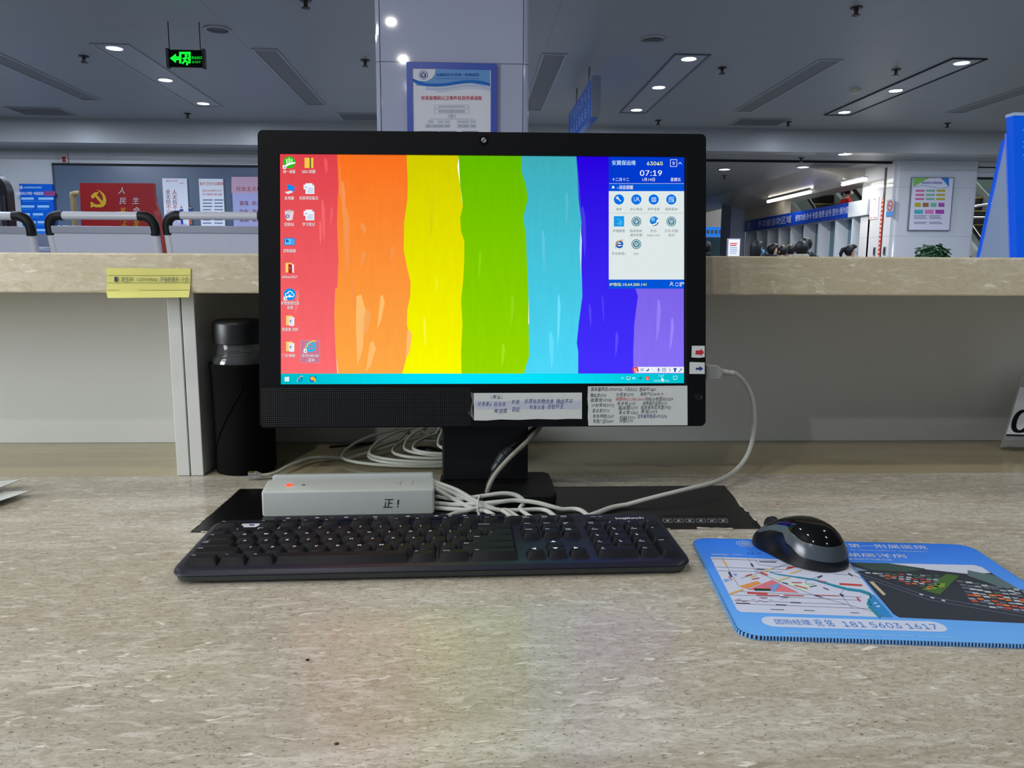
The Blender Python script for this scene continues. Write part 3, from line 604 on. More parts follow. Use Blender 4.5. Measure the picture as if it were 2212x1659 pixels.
for q, s in (((1886, 534, 1891, 552), 'before the shutter track'), ((1907.5, 533, 1913, 551), 'after the shutter track')):
    a_, b_ = pX(q[0], 543, XR - .01), pX(q[2], 543, XR - .01); a_.z, b_.z = pX(q[0], q[1], XR - .01).z, pX(q[0], q[3], XR - .01).z; t = thing('door_pull', (XR, (a_.y + b_.y) / 2, b_.z), 'slim dark recessed pull in the white wall, ' + s, 'handle')
    MB().box((XR - .012, min(a_.y, b_.y), b_.z), (XR, max(a_.y, b_.y), a_.z), m_chrome).build('plate', t); MB().box((XR - .016, min(a_.y, b_.y) + .02, b_.z + .02), (XR - .010, max(a_.y, b_.y) - .02, a_.z - .02), m_dark).build('recess', t)
# lamp reflections in the glossy soffit, built as added glowing tubes
for (p, q), s in zip((((1660, 411), (1752, 394)), ((1822, 371), (1872, 363))), ('farther', 'nearer')):
    a_, b_ = pX(*p, XR - .28), pX(*q, XR - .28); zl_ = 2.62; t = thing('soffit_reflection', (XR - .28, (a_.y + b_.y) / 2, zl_), '%s long lamp reflection built as a glowing tube on the kiosk soffit' % s, 'ceiling light', 'soffit lamp reflections')
    MB().tube([(XR - .28, a_.y, zl_), (XR - .28, b_.y, zl_)], .03, glow('reflection_glow', (255, 250, 236), 5), 10).build('tube', t, 60); MB().box((XR - .32, min(a_.y, b_.y), zl_ + .03), (XR - .24, max(a_.y, b_.y), zl_ + .05), m_kw).build('holder', t)
    l = light('reflection_beam', (0, 0, -.06), 5, .2, NEUT); l.parent = t  # added light cast by the tubes that stand for reflections
# far end: glass counter with blue banner, notice stand
FY = 24.0
a_, b_ = pY(1480, 490, FY), pY(1563, 511, FY); t = thing('service_window', (a_.x, FY, 0), 'distant glass service window under a blue lit banner', 'service window')
mb = MB().box((a_.x, FY, b_.z), (b_.x, FY + .1, a_.z), glow('far_banner', (40, 120, 225), 1.0)); F = pixframe(V((0, FY, 0)), V((0, -1, 0)), .004)
for k in range(8): mb.rect(F, 1490 + k * 9, 497, 1496 + k * 9, 505, ink((230, 236, 245)))
mb.build('banner', t); MB().box((a_.x, FY + .05, 0), (pY(1577, 500, FY).x, FY + .12, b_.z - .02), mat('far_glass', (120, 168, 178), .15)).build('glazing', t)
a_, b_ = pY(1574, 517, 15.5), pY(1597, 553, 15.5); t = thing('notice_stand', ((a_.x + b_.x) / 2, 15.5, 0), 'white upright notice stand beyond the monitor', 'notice stand')
mb = MB().box((a_.x, 15.5, b_.z - .25), (b_.x, 15.53, a_.z), W1); F = pixframe(V((0, 15.5, 0)), V((0, -1, 0)), .002); bars(mb, F, 1577, 1594, [526, 530], 2, RD, 1); bars(mb, F, 1577, 1594, [535, 539, 543, 547], 1.4, B2, 1); mb.build('sheet', t)
MB().box((a_.x - .02, 15.53, 0), (b_.x + .02, 15.56, a_.z + .02), mat('stand_grey', (140, 150, 170), .3, .3)).build('backboard', t); MB().box((a_.x - .05, 15.35, 0), (b_.x + .05, 15.75, .03), mat('stand_grey', (0, 0, 0))).build('base', t)

# ------------------------------------------------------------------ the counter
AU = math.radians(1.2)
CU, CV = V((math.cos(AU), -math.sin(AU), 0)), V((math.sin(AU), math.cos(AU), 0))
def cf(u, v, z): return V((0, 0, TOP)) + CU * u + CV * v + V((0, 0, z))
m_trav = stone('travertine_polished', (190, 183, 168), (222, 218, 208), (142, 132, 114), (0.13, 0.24), 0.9)
m_trav2 = stone('travertine_shade_band', (172, 161, 130), (186, 176, 148), (150, 138, 108), (0.12, 0.22), 0.14)  # smoother, yellower stone; shadow line below the ledge painted into its colour
m_trav3 = stone('travertine_edge', (208, 199, 174), (234, 226, 208), (190, 174, 142), (0.25, 0.4), 0.75, 0.8, 0.12)
m_lam = mat('white_laminate', (214, 216, 212), 0.45, noise=0.03, nscale=9)
VL, VD, VP = 0.972, 1.0, 1.2                  # ledge front, divider front, back panel
def onV(x, y, v): return hit(x, y, V((0, 0, TOP)) + CV * v, CV)
zlt, zlb = onV(0, 545, VL).z - TOP, onV(0, 632, VL).z - TOP
ct = thing('counter_desk', (0, .8, 0), 'polished beige stone desk top of the reception counter, under the computer', 'counter')
cl = thing('counter_ledge', (0, 1.2, 0), 'raised beige stone ledge with white back panel and divider behind the computer', 'counter')
MB().box((-1.7, 0.12, -0.04), (1.7, VD, 0), m_trav, cf).build('worktop', ct, bevel=.002, origin=V((0, 0.5, TOP)))
MB().box((-1.7, VD, -0.04), (1.7, VP - .0005, -0.0003), m_trav2, cf).build('shaded_inner_slab', ct, origin=V((0, 1.1, TOP)))
MB().box((-1.7, VL, zlb), (1.7, VL + .42, zlt), m_trav3, cf).build('ledge', cl, bevel=.0022, origin=V((0, 1.2, TOP)))
MB().box((-1.7, VP, 0), (1.7, VP + .03, zlb), m_lam, cf).build('back_panel', cl)
MB().box((-1.7, VP + .03, -TOP), (1.7, VP + .06, zlb), m_clad, cf).build('front_panel', cl)
MB().box((-1.7, 0.5, -TOP), (1.7, 0.53, -.04), m_lam, cf).build('modesty_panel', ct)
for px0, px1 in ((383, 410), (413, 440)):
    a_, b_ = onV(px0, 1027, VD), onV(px1, 1027, VD); u0, u1 = (a_ - V((0, 0, TOP))).dot(CU), (b_ - V((0, 0, TOP))).dot(CU)
    MB().box((u0, VD, 0), (u1, VP, zlb), m_lam, cf).build('divider', cl, bevel=.0008)
for u in (-1.69, 1.66): MB().box((u, .2, -TOP), (u + .03, VP - .005, -.04), m_lam, cf).build('end_panel', ct)

# black glass panel let into the worktop
q = [pt(413, 1150), pt(520, 1057), pt(1562, 1050), pt(1645, 1142)]
cxp = sum(q, V()) / 4
ipn = thing('inlaid_panel', cxp, 'black glass panel let into the stone worktop under the monitor', 'panel')
m_ip = mat('inlay_black', (10, 10, 12), 0.28, noise=.4, nscale=60); m_chip = mat('chipped_edge', (196, 190, 178), .8, noise=.35, nscale=300); m_gap = mat('inlay_gap', (26, 22, 18), .8)
Fz = Fr(lambda x, y, l: pt(x, y, 0.0006 + l * .00012), True)
mb = MB(); mb.loft([[p + V((0, 0, .0002)) for p in q], [p + V((0, 0, .0006)) for p in q]], m_ip)
mb.line(Fz, [(1430, 1114), (1571, 1114)], 1.2, mat('engraved_line', (2, 2, 2), .6)); gi = ink((128, 132, 138))
for k in range(6):
    x = 1431 + k * 24; mb.line(Fz, [(x, 1121), (x + 19, 1121), (x + 22, 1128), (x + 3, 1128), (x, 1121)], 1.1, gi); mb.poly(Fz, [(x + 8, 1123), (x + 13, 1122.5), (x + 16, 1126), (x + 7, 1126.5)], gi)
mb.build('glass', ipn)
mb = MB(); rq = random.Random(11)
for i in range(4):
    a_, b_ = q[i], q[(i + 1) % 4]; d_ = (b_ - a_).normalized(); o_ = V((-d_.y, d_.x, 0)); o_ = -o_ if o_.dot(cxp - a_) > 0 else o_
    L_ = (b_ - a_).length; t_ = 0.0; po, pi = .001, .001; run = 0; m_ = m_gap
    while t_ < L_:
        if run <= 0: m_ = m_chip if rq.random() < (.45 if i in (2, 3) else .35) else m_gap; run = rq.uniform(.004, .030)
        st_ = rq.uniform(.0012, .0042); t2 = min(L_, t_ + st_); run -= st_
        no = max(.0002, min(.0030, po + rq.uniform(-.0009, .0009))); ni = max(.0, min(.0042, pi + rq.uniform(-.0012, .0012)))
        if m_ is m_gap: no, ni = .4 * no + .0006, .4 * ni
        p0, p1 = a_ + d_ * t_, a_ + d_ * t2
        mb.add([p0 - o_ * pi + V((0, 0, .0009)), p1 - o_ * ni + V((0, 0, .0009)), p1 + o_ * no + V((0, 0, .0006)), p0 + o_ * po + V((0, 0, .0006))], [(0, 1, 2, 3)], m_); po, pi = no, ni; t_ = t2
mb.build('ragged_edge', ipn)

# ------------------------------------------------------------------ all-in-one computer
MO = V((0.015457, 0.91778, TOP + 0.27045 - 0.27 + 0.27 - 0.0 + 0.0)) if 0 else V((0.015457, 0.91778371, TOP + 0.27044624))
R3 = Matrix.Rotation(math.radians(-1.004), 3, 'Z') @ Matrix.Rotation(math.radians(-7.547), 3, 'X') @ Matrix.Rotation(math.radians(-0.103), 3, 'Y')
EX, EN, EZ = R3 @ V((1, 0, 0)), R3 @ V((0, 1, 0)), R3 @ V((0, 0, 1))
def mf(x, y, z): return MO + EX * x + EN * y + EZ * z        # monitor's own frame, y = away from the viewer
m_bez = mat('bezel_black', (9, 10, 13), 0.45, spec=.22, noise=.05, nscale=200); m_bez2 = mat('stand_black', (14, 15, 17), 0.5, noise=.05, nscale=200)
comp = thing('computer', V((MO.x, MO.y + .03, TOP)), 'black all-in-one computer showing a rainbow striped desktop', 'computer')
BX0, BX1, BZ0, BZ1 = -0.2622, 0.2636, -0.1852, 0.1612
SX, SZ0, SZ1 = 0.2382, -0.1342, 0.1342
out = rr(BX0, BZ0, BX1, BZ1, .006, 5)
mb = MB(); BF = -.003
hole = [(SX, SZ1), (-SX, SZ1), (-SX, SZ0), (SX, SZ0)]
n = len(out); fr_o = [mf(x, BF, z) for x, z in out]; 
# front face of the bezel as four strips round the display opening
idx = lambda x, z: min(range(n), key=lambda i: (out[i][0] - x) ** 2 + (out[i][1] - z) ** 2)
ic = [idx(BX1, BZ1), idx(BX0, BZ1), idx(BX0, BZ0), idx(BX1, BZ0)]
vsb = fr_o + [mf(x, BF, z) for x, z in hole] + [mf(x, .002, z) for x, z in hole]
fs = []
for k in range(4):
    a_, b_ = ic[k], ic[(k + 1) % 4]; seq = []; j = a_
    while True:
        seq.append(j)
        if j == b_: break
        j = (j + 1) % n
    fs.append(tuple(seq) + (n + (k + 1) % 4, n + k)); fs.append((n + k, n + (k + 1) % 4, n + 4 + (k + 1) % 4, n + 4 + k))
mb.add(vsb, fs, m_bez)
loops = []
for yy, ins in ((BF, 0), (.004, -.0004), (.018, 0), (.024, .012), (.036, .05)):
    loops.append([mf(x * (1 - ins / .26), yy, (z + .012) * (1 - ins / .17) - .012) for x, z in out])
mb.loft(loops, m_bez, False, True)
mb.line(frame(mf(0, BF, 0), EX, EZ, -EN), [(SX + .0018, .134), (SX + .0018, -.14)], .0006, mat('bezel_seam', (46, 50, 56), .4), 1)
mb.build('housing', comp, 35)
# display -- printed in the photo's proportions on the display plane
sc = MB(); D = pixframe(MO, -EN, 0.00006)
def inv_pt(P):
    v = P - CAM; zc = v.dot(_d); return (W / 2 + FPX * v.dot(_r) / zc, H / 2 - FPX * v.dot(_u) / zc)
cs = [inv_pt(mf(x, 0, z)) for x, z in ((-SX, SZ1), (SX, SZ1), (SX, SZ0), (-SX, SZ0))]
sc.poly(D, cs, px_glow((2, 2, 3)), 0)
E1 = [(728, 338), (731, 400), (728, 480), (731, 560), (729, 621), (724, 622), (722, 680), (724, 740), (728, 807)]
E2 = [(878, 338), (881, 400), (880, 430), (873, 480), (872, 540), (880, 580), (887, 610), (886, 640), (880, 670), (879, 700), (885, 730), (883, 750), (876, 780), (869, 807)]
E3 = [(991, 338), (988, 360), (998, 430), (1000, 445), (994, 470), (996, 500), (1003, 520), (1003, 560), (1001, 600), (996, 650), (999, 700), (996, 760), (997, 807)]
E4 = [(1127, 338), (1126, 370), (1136, 400), (1140, 430), (1130, 470), (1136, 505), (1138, 560), (1141, 620), (1142, 700), (1143, 770), (1138, 785), (1132, 807)]
E5 = [(1245, 338), (1247, 370), (1250, 430), (1256, 480), (1254, 540), (1257, 600), (1258, 640), (1250, 700), (1246, 740), (1249, 760), (1249, 807)]
E6 = [(1330, 338), (1345, 480), (1372, 622), (1378, 640), (1370, 700), (1368, 760), (1368, 807)]
L0 = [(604.5, 333), (607, 807)]; RR_ = [(1477, 339), (1477, 807)]
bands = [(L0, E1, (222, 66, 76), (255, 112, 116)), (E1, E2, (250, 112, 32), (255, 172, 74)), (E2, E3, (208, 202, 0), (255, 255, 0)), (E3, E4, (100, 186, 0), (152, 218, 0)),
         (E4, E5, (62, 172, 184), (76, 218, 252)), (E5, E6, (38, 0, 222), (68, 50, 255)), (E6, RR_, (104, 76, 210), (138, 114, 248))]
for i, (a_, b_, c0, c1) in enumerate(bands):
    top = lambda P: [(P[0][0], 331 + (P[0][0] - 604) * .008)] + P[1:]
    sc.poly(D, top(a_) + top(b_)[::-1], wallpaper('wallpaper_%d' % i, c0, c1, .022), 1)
def st(pts, c): sc.poly(D, pts, px_glow(c), 2)
o1, o2 = (246, 150, 82), (255, 190, 112)
for x, y, w_, h_, c, sk in [(741, 450, 14, 150, o1, 3), (737, 395, 9, 110, o1, 4), (770, 640, 20, 150, o2, -4), (822, 640, 9, 70, o2, -10), (880, 715, 10, 60, o2, -6), (758, 610, 5, 60, o1, 5), (800, 740, 12, 65, o2, -14), (778, 485, 12, 20, o1, 6), (782, 545, 8, 34, o1, -6), (845, 535, 8, 28, o1, -4), (786, 670, 16, 60, (248, 168, 90), -8),
        (700, 345, 8, 32, (240, 92, 96), 2), (694, 435, 8, 92, (244, 104, 108), 3), (714, 450, 6, 40, (240, 96, 106), -3), (640, 630, 7, 48, (250, 124, 124), -5), (690, 480, 5, 50, (248, 110, 112), 0),
        (1035, 545, 5, 60, (140, 214, 20), -4), (1085, 745, 6, 50, (168, 226, 30), -4), (1105, 640, 5, 70, (150, 216, 30), -3), (940, 600, 5, 34, (240, 240, 40), 2), (930, 400, 8, 120, (216, 210, 10), -3), (915, 690, 5, 60, (250, 250, 60), 1),
        (1170, 500, 7, 90, (90, 200, 220), 3), (1205, 640, 6, 110, (110, 226, 252), -3), (1186, 720, 10, 80, (100, 222, 252), 2), (1222, 420, 6, 70, (86, 190, 205), -2),
        (1255, 450, 10, 110, (72, 58, 230), 5), (1330, 720, 6, 50, (90, 76, 255), -3), (1300, 640, 4, 60, (80, 66, 250), 3), (1272, 660, 5, 50, (84, 70, 250), 2), (1420, 650, 8, 90, (150, 128, 250), -5), (1450, 690, 6, 70, (156, 134, 252), -6), (1390, 640, 6, 40, (128, 106, 240), 2)]:
    st([(x, y), (x + w_ * .5, y - 4), (x + w_, y + h_ * .2), (x + w_ * .8 + sk * .6, y + h_ * .75), (x + w_ * .3 + sk, y + h_), (x + sk * .3, y + h_ * .4)], c)
st([(991, 340), (988, 360), (998, 428), (1000, 443), (997, 425), (994, 400)], (255, 255, 250)); st([(1142, 640), (1143, 700), (1141, 700)], (235, 250, 235)); st([(1254, 490), (1257, 520), (1255, 600), (1252, 540)], (190, 225, 245)); st([(1246, 345), (1252, 420), (1256, 470), (1250, 400)], (130, 200, 220)); st([(726, 770), (729, 806), (731, 806)], (255, 225, 215)); st([(733, 340), (738, 400), (741, 440), (733, 420)], (248, 140, 84))
WH = px_glow((250, 250, 250)); BK = px_glow((20, 20, 24)); SHd = px_glow((120, 40, 46))
def cap(t_, x, y, fit=None, sz=8.4): sc.text(D, t_, x + .6, y + .6, sz, SHd, 4, fit=fit); sc.text(D, t_, x, y, sz, WH, 5, fit=fit, bold=.012)
def shortcut(x, y): sc.rect(D, x - 4, y - 4, x + 3, y + 4, WH, 7); sc.poly(D, [(x - 2.5, y + 2), (x + 1.6, y - 2.6), (x + 1.6, y + 1)], px_glow((30, 60, 160)), 8)
# column one
sc.disc(D, 625, 351, 13, px_glow((36, 190, 20)), 4, 28); [sc.rect(D, 618 + k * 5.2, 341 + abs(k - 1) * 2.5, 621.5 + k * 5.2, 352, px_glow((200, 240, 190)), 5) for k in range(3)]; sc.poly(D, [(613, 361), (620, 353), (638, 350), (638, 353), (624, 357), (617, 362)], WH, 5); shortcut(615, 361); cap('统一桌面', 625, 371, 26)
sc.poly(D, [(620, 398), (636, 402), (636, 414), (621, 409)], px_glow((20, 140, 240)), 4); sc.poly(D, [(615, 415), (628, 412), (634, 415), (622, 419.5)], px_glow((225, 230, 240)), 4); cap('此电脑', 625, 428, 20)
sc.poly(D, [(615, 456), (635, 456), (632, 475), (622, 477), (618, 473)], px_glow((226, 214, 212)), 4); sc.poly(D, [(615, 456), (625, 453), (635, 456), (626, 459)], px_glow((196, 186, 188)), 5); sc.ring(D, 621.5, 467, 2.4, 4.2, px_glow((80, 70, 190)), 5, 12); cap('回收站', 625, 485, 20)
sc.rect(D, 614, 514, 637, 530, px_glow((40, 110, 200)), 4); sc.rect(D, 615.5, 515.5, 635.5, 528.5, px_glow((90, 200, 250)), 5); sc.ring(D, 621, 520, 0, 3.6, px_glow((20, 80, 170)), 6, 16, 0, 4.7); [sc.rect(D, 629, 517 + k * 4, 634, 519 + k * 4, px_glow((20, 120, 220)), 6) for k in range(3)]; cap('控制面板', 626, 542, 27)
def folder(x, y, inner):
    sc.poly(D, [(x - 9, y - 11), (x + 5, y - 11), (x + 5, y + 8), (x - 9, y + 10)], px_glow((246, 214, 110)), 4); sc.poly(D, [(x - 3, y - 9), (x + 6, y - 7), (x + 6, y + 12), (x - 3, y + 10)], inner, 5); sc.poly(D, [(x + 5, y - 8), (x + 9, y - 8), (x + 9, y + 10), (x + 5, y + 11)], px_glow((240, 240, 232)), 5); sc.poly(D, [(x - 1, y - 2), (x + 3, y - 1), (x, y + 5)], px_glow((90, 120, 190)), 6)
folder(626, 579, px_glow((190, 40, 24))); cap('office2007', 626, 598, 33, 8.6)
sc.disc(D, 626, 636, 13, px_glow((10, 150, 240)), 4, 28); sc.ring(D, 620.5, 637, 2.8, 4.6, WH, 5, 14); sc.ring(D, 626.5, 634, 4, 5.8, WH, 5, 16, PI, 2 * PI); sc.ring(D, 632, 637.5, 2.4, 4.2, WH, 5, 14); sc.rect(D, 619, 634.5, 633, 640, px_glow((10, 150, 240)), 6); sc.line(D, [(620, 641), (633, 641)], 1.7, WH, 7); sc.line(D, [(626, 635.5), (626, 643)], 1.7, WH, 8); sc.line(D, [(622.5, 639), (629.5, 639)], 1.7, WH, 8); shortcut(617, 645); cap('护理管理信息', 627, 655, 39); cap('系统', 627, 664.5, 13)
folder(627, 693, px_glow((228, 232, 240))); cap('背景图 资料', 627, 712, 35)
folder(627, 749, px_glow((232, 236, 242))); cap('门诊弹框.', 625, 768.5, 29)
# column two
sc.rect(D, 658, 341, 677, 363, px_glow((244, 202, 70)), 4); sc.rect(D, 669, 340, 672, 363, px_glow((96, 84, 60)), 5); cap('2021试题', 667, 371, 29)
for y, l_ in ((407, '化验项目备注'), (464, '学习笔记')):
    sc.poly(D, [(660, y - 11), (674, y - 11), (679, y - 6), (679, y + 12), (660, y + 12)], px_glow((236, 244, 252)), 4); sc.poly(D, [(674, y - 11), (679, y - 6), (674, y - 6)], px_glow((180, 200, 225)), 5); sc.rect(D, 656, y - 8, 666, y + 2, px_glow((250, 250, 252)), 5); sc.text(D, 'W', 661, y - 3, 8, px_glow((40, 80, 170)), 6)
    for k in range(5): sc.rect(D, 664, y - 1 + k * 2.4, 677, y + k * 2.4, px_glow((150, 180, 220)), 5)
    cap(l_, 667, y + 21, 41 if len(l_) > 5 else 27)
sc.rect(D, 649, 735, 691, 783.5, px_glow((205, 122, 152)), 2); [sc.line(D, [a_, b_], .6, px_glow((226, 160, 184)), 3) for a_, b_ in (((649, 735), (691, 735)), ((691, 735), (691, 783.5)), ((691, 783.5), (649, 783.5)), ((649, 783.5), (649, 735)))]
def ie(x, y, r, c=(40, 190, 235), yel=(250, 205, 60)):
    sc.ring(D, x, y, r * .52, r, px_glow(c), 5, 22, PI * .12, PI * 1.98); sc.rect(D, x - r * .6, y - r * .16, x + r * .95, y + r * .16, px_glow(c), 5)
    pts = [(x - r * 1.05, y + r * 1.05), (x - r * .95, y + r * .2), (x - r * .3, y - r * .75), (x + r * .6, y - r * 1.15), (x + r * 1.0, y - r * .95)]
    sc.line(D, pts, r * .22, px_glow(yel), 6)
ie(671, 749, 11.5); shortcut(660, 758); cap('东华HIS100', 670.5, 768.5, 36); cap('- 副本', 671, 778, 19)
# taskbar
for k in range(40):
    f_ = math.sin(PI * (k + .5) / 40); c_ = (0, int(188 + 40 * f_), int(200 + 55 * f_)); x0_, x1_ = 607 + (1477.5 - 607) * k / 40, 607 + (1477.5 - 607) * (k + 1) / 40
    sc.rect(D, x0_, 807, x1_, 831, px_glow(c_), 1)
for i_, j_ in ((0, 0), (1, 0), (0, 1), (1, 1)): sc.poly(D, [(615 + i_ * 5, 814.8 - i_ * .6 + j_ * 5), (619.3 + i_ * 5, 814.2 - i_ * .6 + j_ * 5), (619.3 + i_ * 5, 818.8 + j_ * 5), (615 + i_ * 5, 818.8 + j_ * 5)], WH, 4)
ie(648.5, 819, 6, (20, 130, 200), (240, 200, 60)); sc.rect(D, 669.5, 813, 683, 825, px_glow((30, 90, 200)), 4); sc.poly(D, [(670, 816), (674, 813.5), (680, 815), (682.5, 820), (682, 825), (679, 825), (678, 821), (673, 822)], px_glow((250, 190, 30)), 5)
# service panel
PB = px_glow((0, 58, 205)); PB2 = px_glow((0, 84, 214)); PWc = px_glow((222, 232, 232)); YL = px_glow((240, 250, 130)); DKt = px_glow((80, 88, 96)); IB = px_glow((0, 112, 230))
sc.rect(D, 1315, 337, 1478, 413, PB, 3); sc.rect(D, 1315, 397, 1477.5, 413, PB2, 4); sc.rect(D, 1315, 412, 1477.5, 604, PWc, 3); sc.rect(D, 1315, 604, 1477.5, 623.5, PB2, 3)
sc.text(D, '安翼保运维', 1322, 352, 11.5, px_glow((200, 240, 250)), 5, 'l', .02, 51); sc.text(D, '63045', 1397.5, 352.5, 13, YL, 5, 'l', .025, 34)
sc.line(D, [(1448, 345), (1462, 345), (1462, 360), (1448, 360), (1448, 345)], .9, WH, 5); [sc.rect(D, 1452.5, 350 + k * 2.2, 1457.5, 350.9 + k * 2.2, WH, 5) for k in range(3)]; sc.line(D, [(1465.5, 355), (1469, 350.5), (1472.5, 355)], 1.1, WH, 5)
sc.text(D, '07:19', 1406, 373, 19, WH, 5, 'c', .02, 47); sc.text(D, '十二月十二', 1322, 388, 8.5, WH, 5, 'l', 0, 37); sc.text(D, '1月14日', 1401, 388, 8.5, WH, 5, 'c', 0, 27); sc.text(D, '星期五', 1448.5, 388, 8.5, WH, 5, 'l', .01, 22)
for k in range(54): sc.rect(D, 1316 + k * 3, 395.9, 1317.8 + k * 3, 396.9, WH, 5)
sc.poly(D, [(1321.5, 407), (1322.5, 402.5), (1324.4, 401.3), (1326.3, 402.5), (1327.3, 407)], WH, 5); sc.text(D, '~消息提醒', 1332.5, 405, 9.5, WH, 5, 'l', .01, 35)
for k, (x, n_) in enumerate(((1337, '报修'), (1374.5, '办公电话'), (1412, '软件宝库'), (1450, '报修查询'))):
    sc.disc(D, x, 431, 11, IB, 4, 26); sc.text(D, n_, x, 452, 6.6, DKt, 5, fit=12 if k == 0 else 26)
    if k == 0: sc.line(D, [(1333.5, 427.5), (1341, 435)], 2, WH, 5); sc.ring(D, 1333.5, 427.5, 1.6, 3, WH, 5, 12)
    if k == 1: sc.ring(D, 1377, 428.5, 1.8, 2.7, WH, 5, 12); sc.line(D, [(1372.5, 435.5), (1374, 432.5), (1377, 431.5), (1380, 432.5), (1381.5, 435.5)], .9, WH, 5); [sc.rect(D, 1368.5, 426.5 + 3.4 * j, 1371.5, 427.4 + 3.4 * j, WH, 5) for j in range(3)]
    if k == 2: sc.line(D, [(1408, 427), (1416.5, 427), (1416.5, 435.5), (1408, 435.5), (1408, 427)], .9, WH, 5); [sc.rect(D, 1410, 429 + 2.4 * j, 1415, 429.8 + 2.4 * j, WH, 5) for j in range(3)]
    if k == 3: sc.line(D, [(1445, 426), (1455, 426), (1455, 436), (1445, 436), (1445, 426)], .9, WH, 5); sc.ring(D, 1450, 430.5, 1.8, 2.8, WH, 5, 12); sc.line(D, [(1452, 432.5), (1454.5, 435)], 1, WH, 5)
sc.rect(D, 1317, 460, 1476, 460.7, px_glow((170, 182, 188)), 5)
EMc, EMb = px_glow((50, 110, 130)), px_glow((196, 220, 224))
def semb(x, y, r=10.5): emblem_d(x, y, r)
def emblem_d(x, y, r):
    sc.disc(D, x, y, r, EMb, 5, 26); sc.ring(D, x, y, r * .86, r, EMc, 6, 26); sc.disc(D, x, y, r * .68, EMc, 6, 24); sc.rect(D, x - r * .1, y - r * .42, x + r * .1, y + r * .35, EMb, 7)
    for s_ in (-1, 1): sc.poly(D, [(x + s_ * r * .26, y - r * .45), (x + s_ * r * .42, y - r * .4), (x + s_ * r * .4, y + r * .1), (x + s_ * r * .1, y + r * .52), (x + s_ * r * .1, y + r * .3), (x + s_ * r * .24, y)], EMb, 7)
sc.rect(D, 1326, 467, 1348, 489.5, px_glow((24, 150, 228)), 5); [sc.rect(D, 1329 + random.random() * 15, 470 + random.random() * 15, 1331 + random.random() * 15, 472 + random.random() * 15, px_glow((70, 180, 240)), 6) for _ in range(8)]
emblem_d(1374.5, 478.5, 10.5); emblem_d(1450, 478.5, 10.5); emblem_d(1374.5, 527.5, 10.5)
sc.disc(D, 1413, 477, 9.5, px_glow((30, 120, 215)), 5, 24); sc.disc(D, 1410.5, 474, 4.5, px_glow((110, 190, 245)), 6, 16); sc.line(D, [(1402.5, 484), (1409, 486.5), (1417, 483), (1421, 477)], 2.6, px_glow((245, 248, 252)), 7); sc.poly(D, [(1422.5, 481), (1422.5, 474), (1417, 476)], WH, 8); sc.ring(D, 1412.5, 477.5, 9.6, 10.8, px_glow((40, 44, 70)), 4, 24, .1, 2.6)
ie(1338, 528, 8.5, (20, 90, 180), (236, 160, 50))
for t_, x, y, f_ in (('护理管理', 1336.5, 499, 26), ('临床系统', 1374, 499, 26), ('操作手册', 1374, 508, 26), ('万方-', 1412, 499, 16), ('http://10.', 1412, 508, 28), ('万方-内部', 1450, 499, 29), ('访问', 1450, 508, 13), ('东华系统1', 1336, 548, 29), ('OA', 1374, 548, 10)): sc.text(D, t_, x, y, 6.8, DKt, 5, fit=f_)
sc.text(D, 'IP地址:10.64.200.141', 1317, 614.5, 8.6, YL, 5, 'l', .02, 79)
sc.ring(D, 1450.5, 611.5, 1.8, 2.7, WH, 5, 12); sc.line(D, [(1446.5, 618), (1448, 615), (1450.5, 614.3), (1453, 615), (1454.5, 618)], .9, WH, 5); sc.ring(D, 1462, 614.5, 3, 4, WH, 5, 18, .4, 2.8); sc.ring(D, 1462, 614.5, 3, 4, WH, 5, 18, 3.5, 5.9)
for i_, j_ in ((0, 0), (1, 0), (0, 1)): sc.line(D, [(1468.5 + i_ * 5, 610 + j_ * 5), (1471.8 + i_ * 5, 610 + j_ * 5), (1471.8 + i_ * 5, 613.3 + j_ * 5), (1468.5 + i_ * 5, 613.3 + j_ * 5), (1468.5 + i_ * 5, 610 + j_ * 5)], .9, WH, 5)
# input bar and tray
sc.rect(D, 1372, 792.5, 1477, 805.5, px_glow((238, 242, 250)), 4); sc.poly(D, [(1365, 795), (1377, 792), (1380, 803), (1368, 806.5)], px_glow((222, 60, 50)), 5); sc.text(D, 'S', 1372.5, 799.5, 13, WH, 6, bold=.03, rot=.2)
IBt = px_glow((30, 84, 170)); sc.text(D, '中', 1387, 799.3, 9, IBt, 6, bold=.02); sc.ring(D, 1398, 798, 1.5, 4, IBt, 6, 14, -.6, 2.4); sc.text(D, '°,', 1410, 799, 9, IBt, 6); sc.rrect(D, 1421, 795, 1424, 801, 1.4, IBt, 6); sc.ring(D, 1422.5, 799, 3, 3.8, IBt, 6, 12, 0, PI); sc.rect(D, 1422, 802, 1423, 804.5, IBt, 6)
sc.line(D, [(1430.5, 795.5), (1438, 795.5), (1438, 802.5), (1430.5, 802.5), (1430.5, 795.5)], .9, IBt, 6); [sc.rect(D, 1432, 797 + 2 * j, 1437, 797.9 + 2 * j, IBt, 6) for j in range(2)]; sc.disc(D, 1447, 800, 2.6, px_glow((196, 190, 214)), 6, 12); sc.disc(D, 1446, 796.5, 1.6, px_glow((196, 190, 214)), 6, 10)
sc.poly(D, [(1454, 796), (1456.5, 795), (1459.5, 795), (1462, 796), (1461, 799), (1460, 798.5), (1460, 803.5), (1456, 803.5), (1456, 798.5), (1455, 799)], IBt, 6); sc.line(D, [(1466, 803.5), (1470.5, 799)], 1.6, IBt, 6); sc.ring(D, 1471.5, 797.8, 1.1, 2.4, IBt, 6, 12)
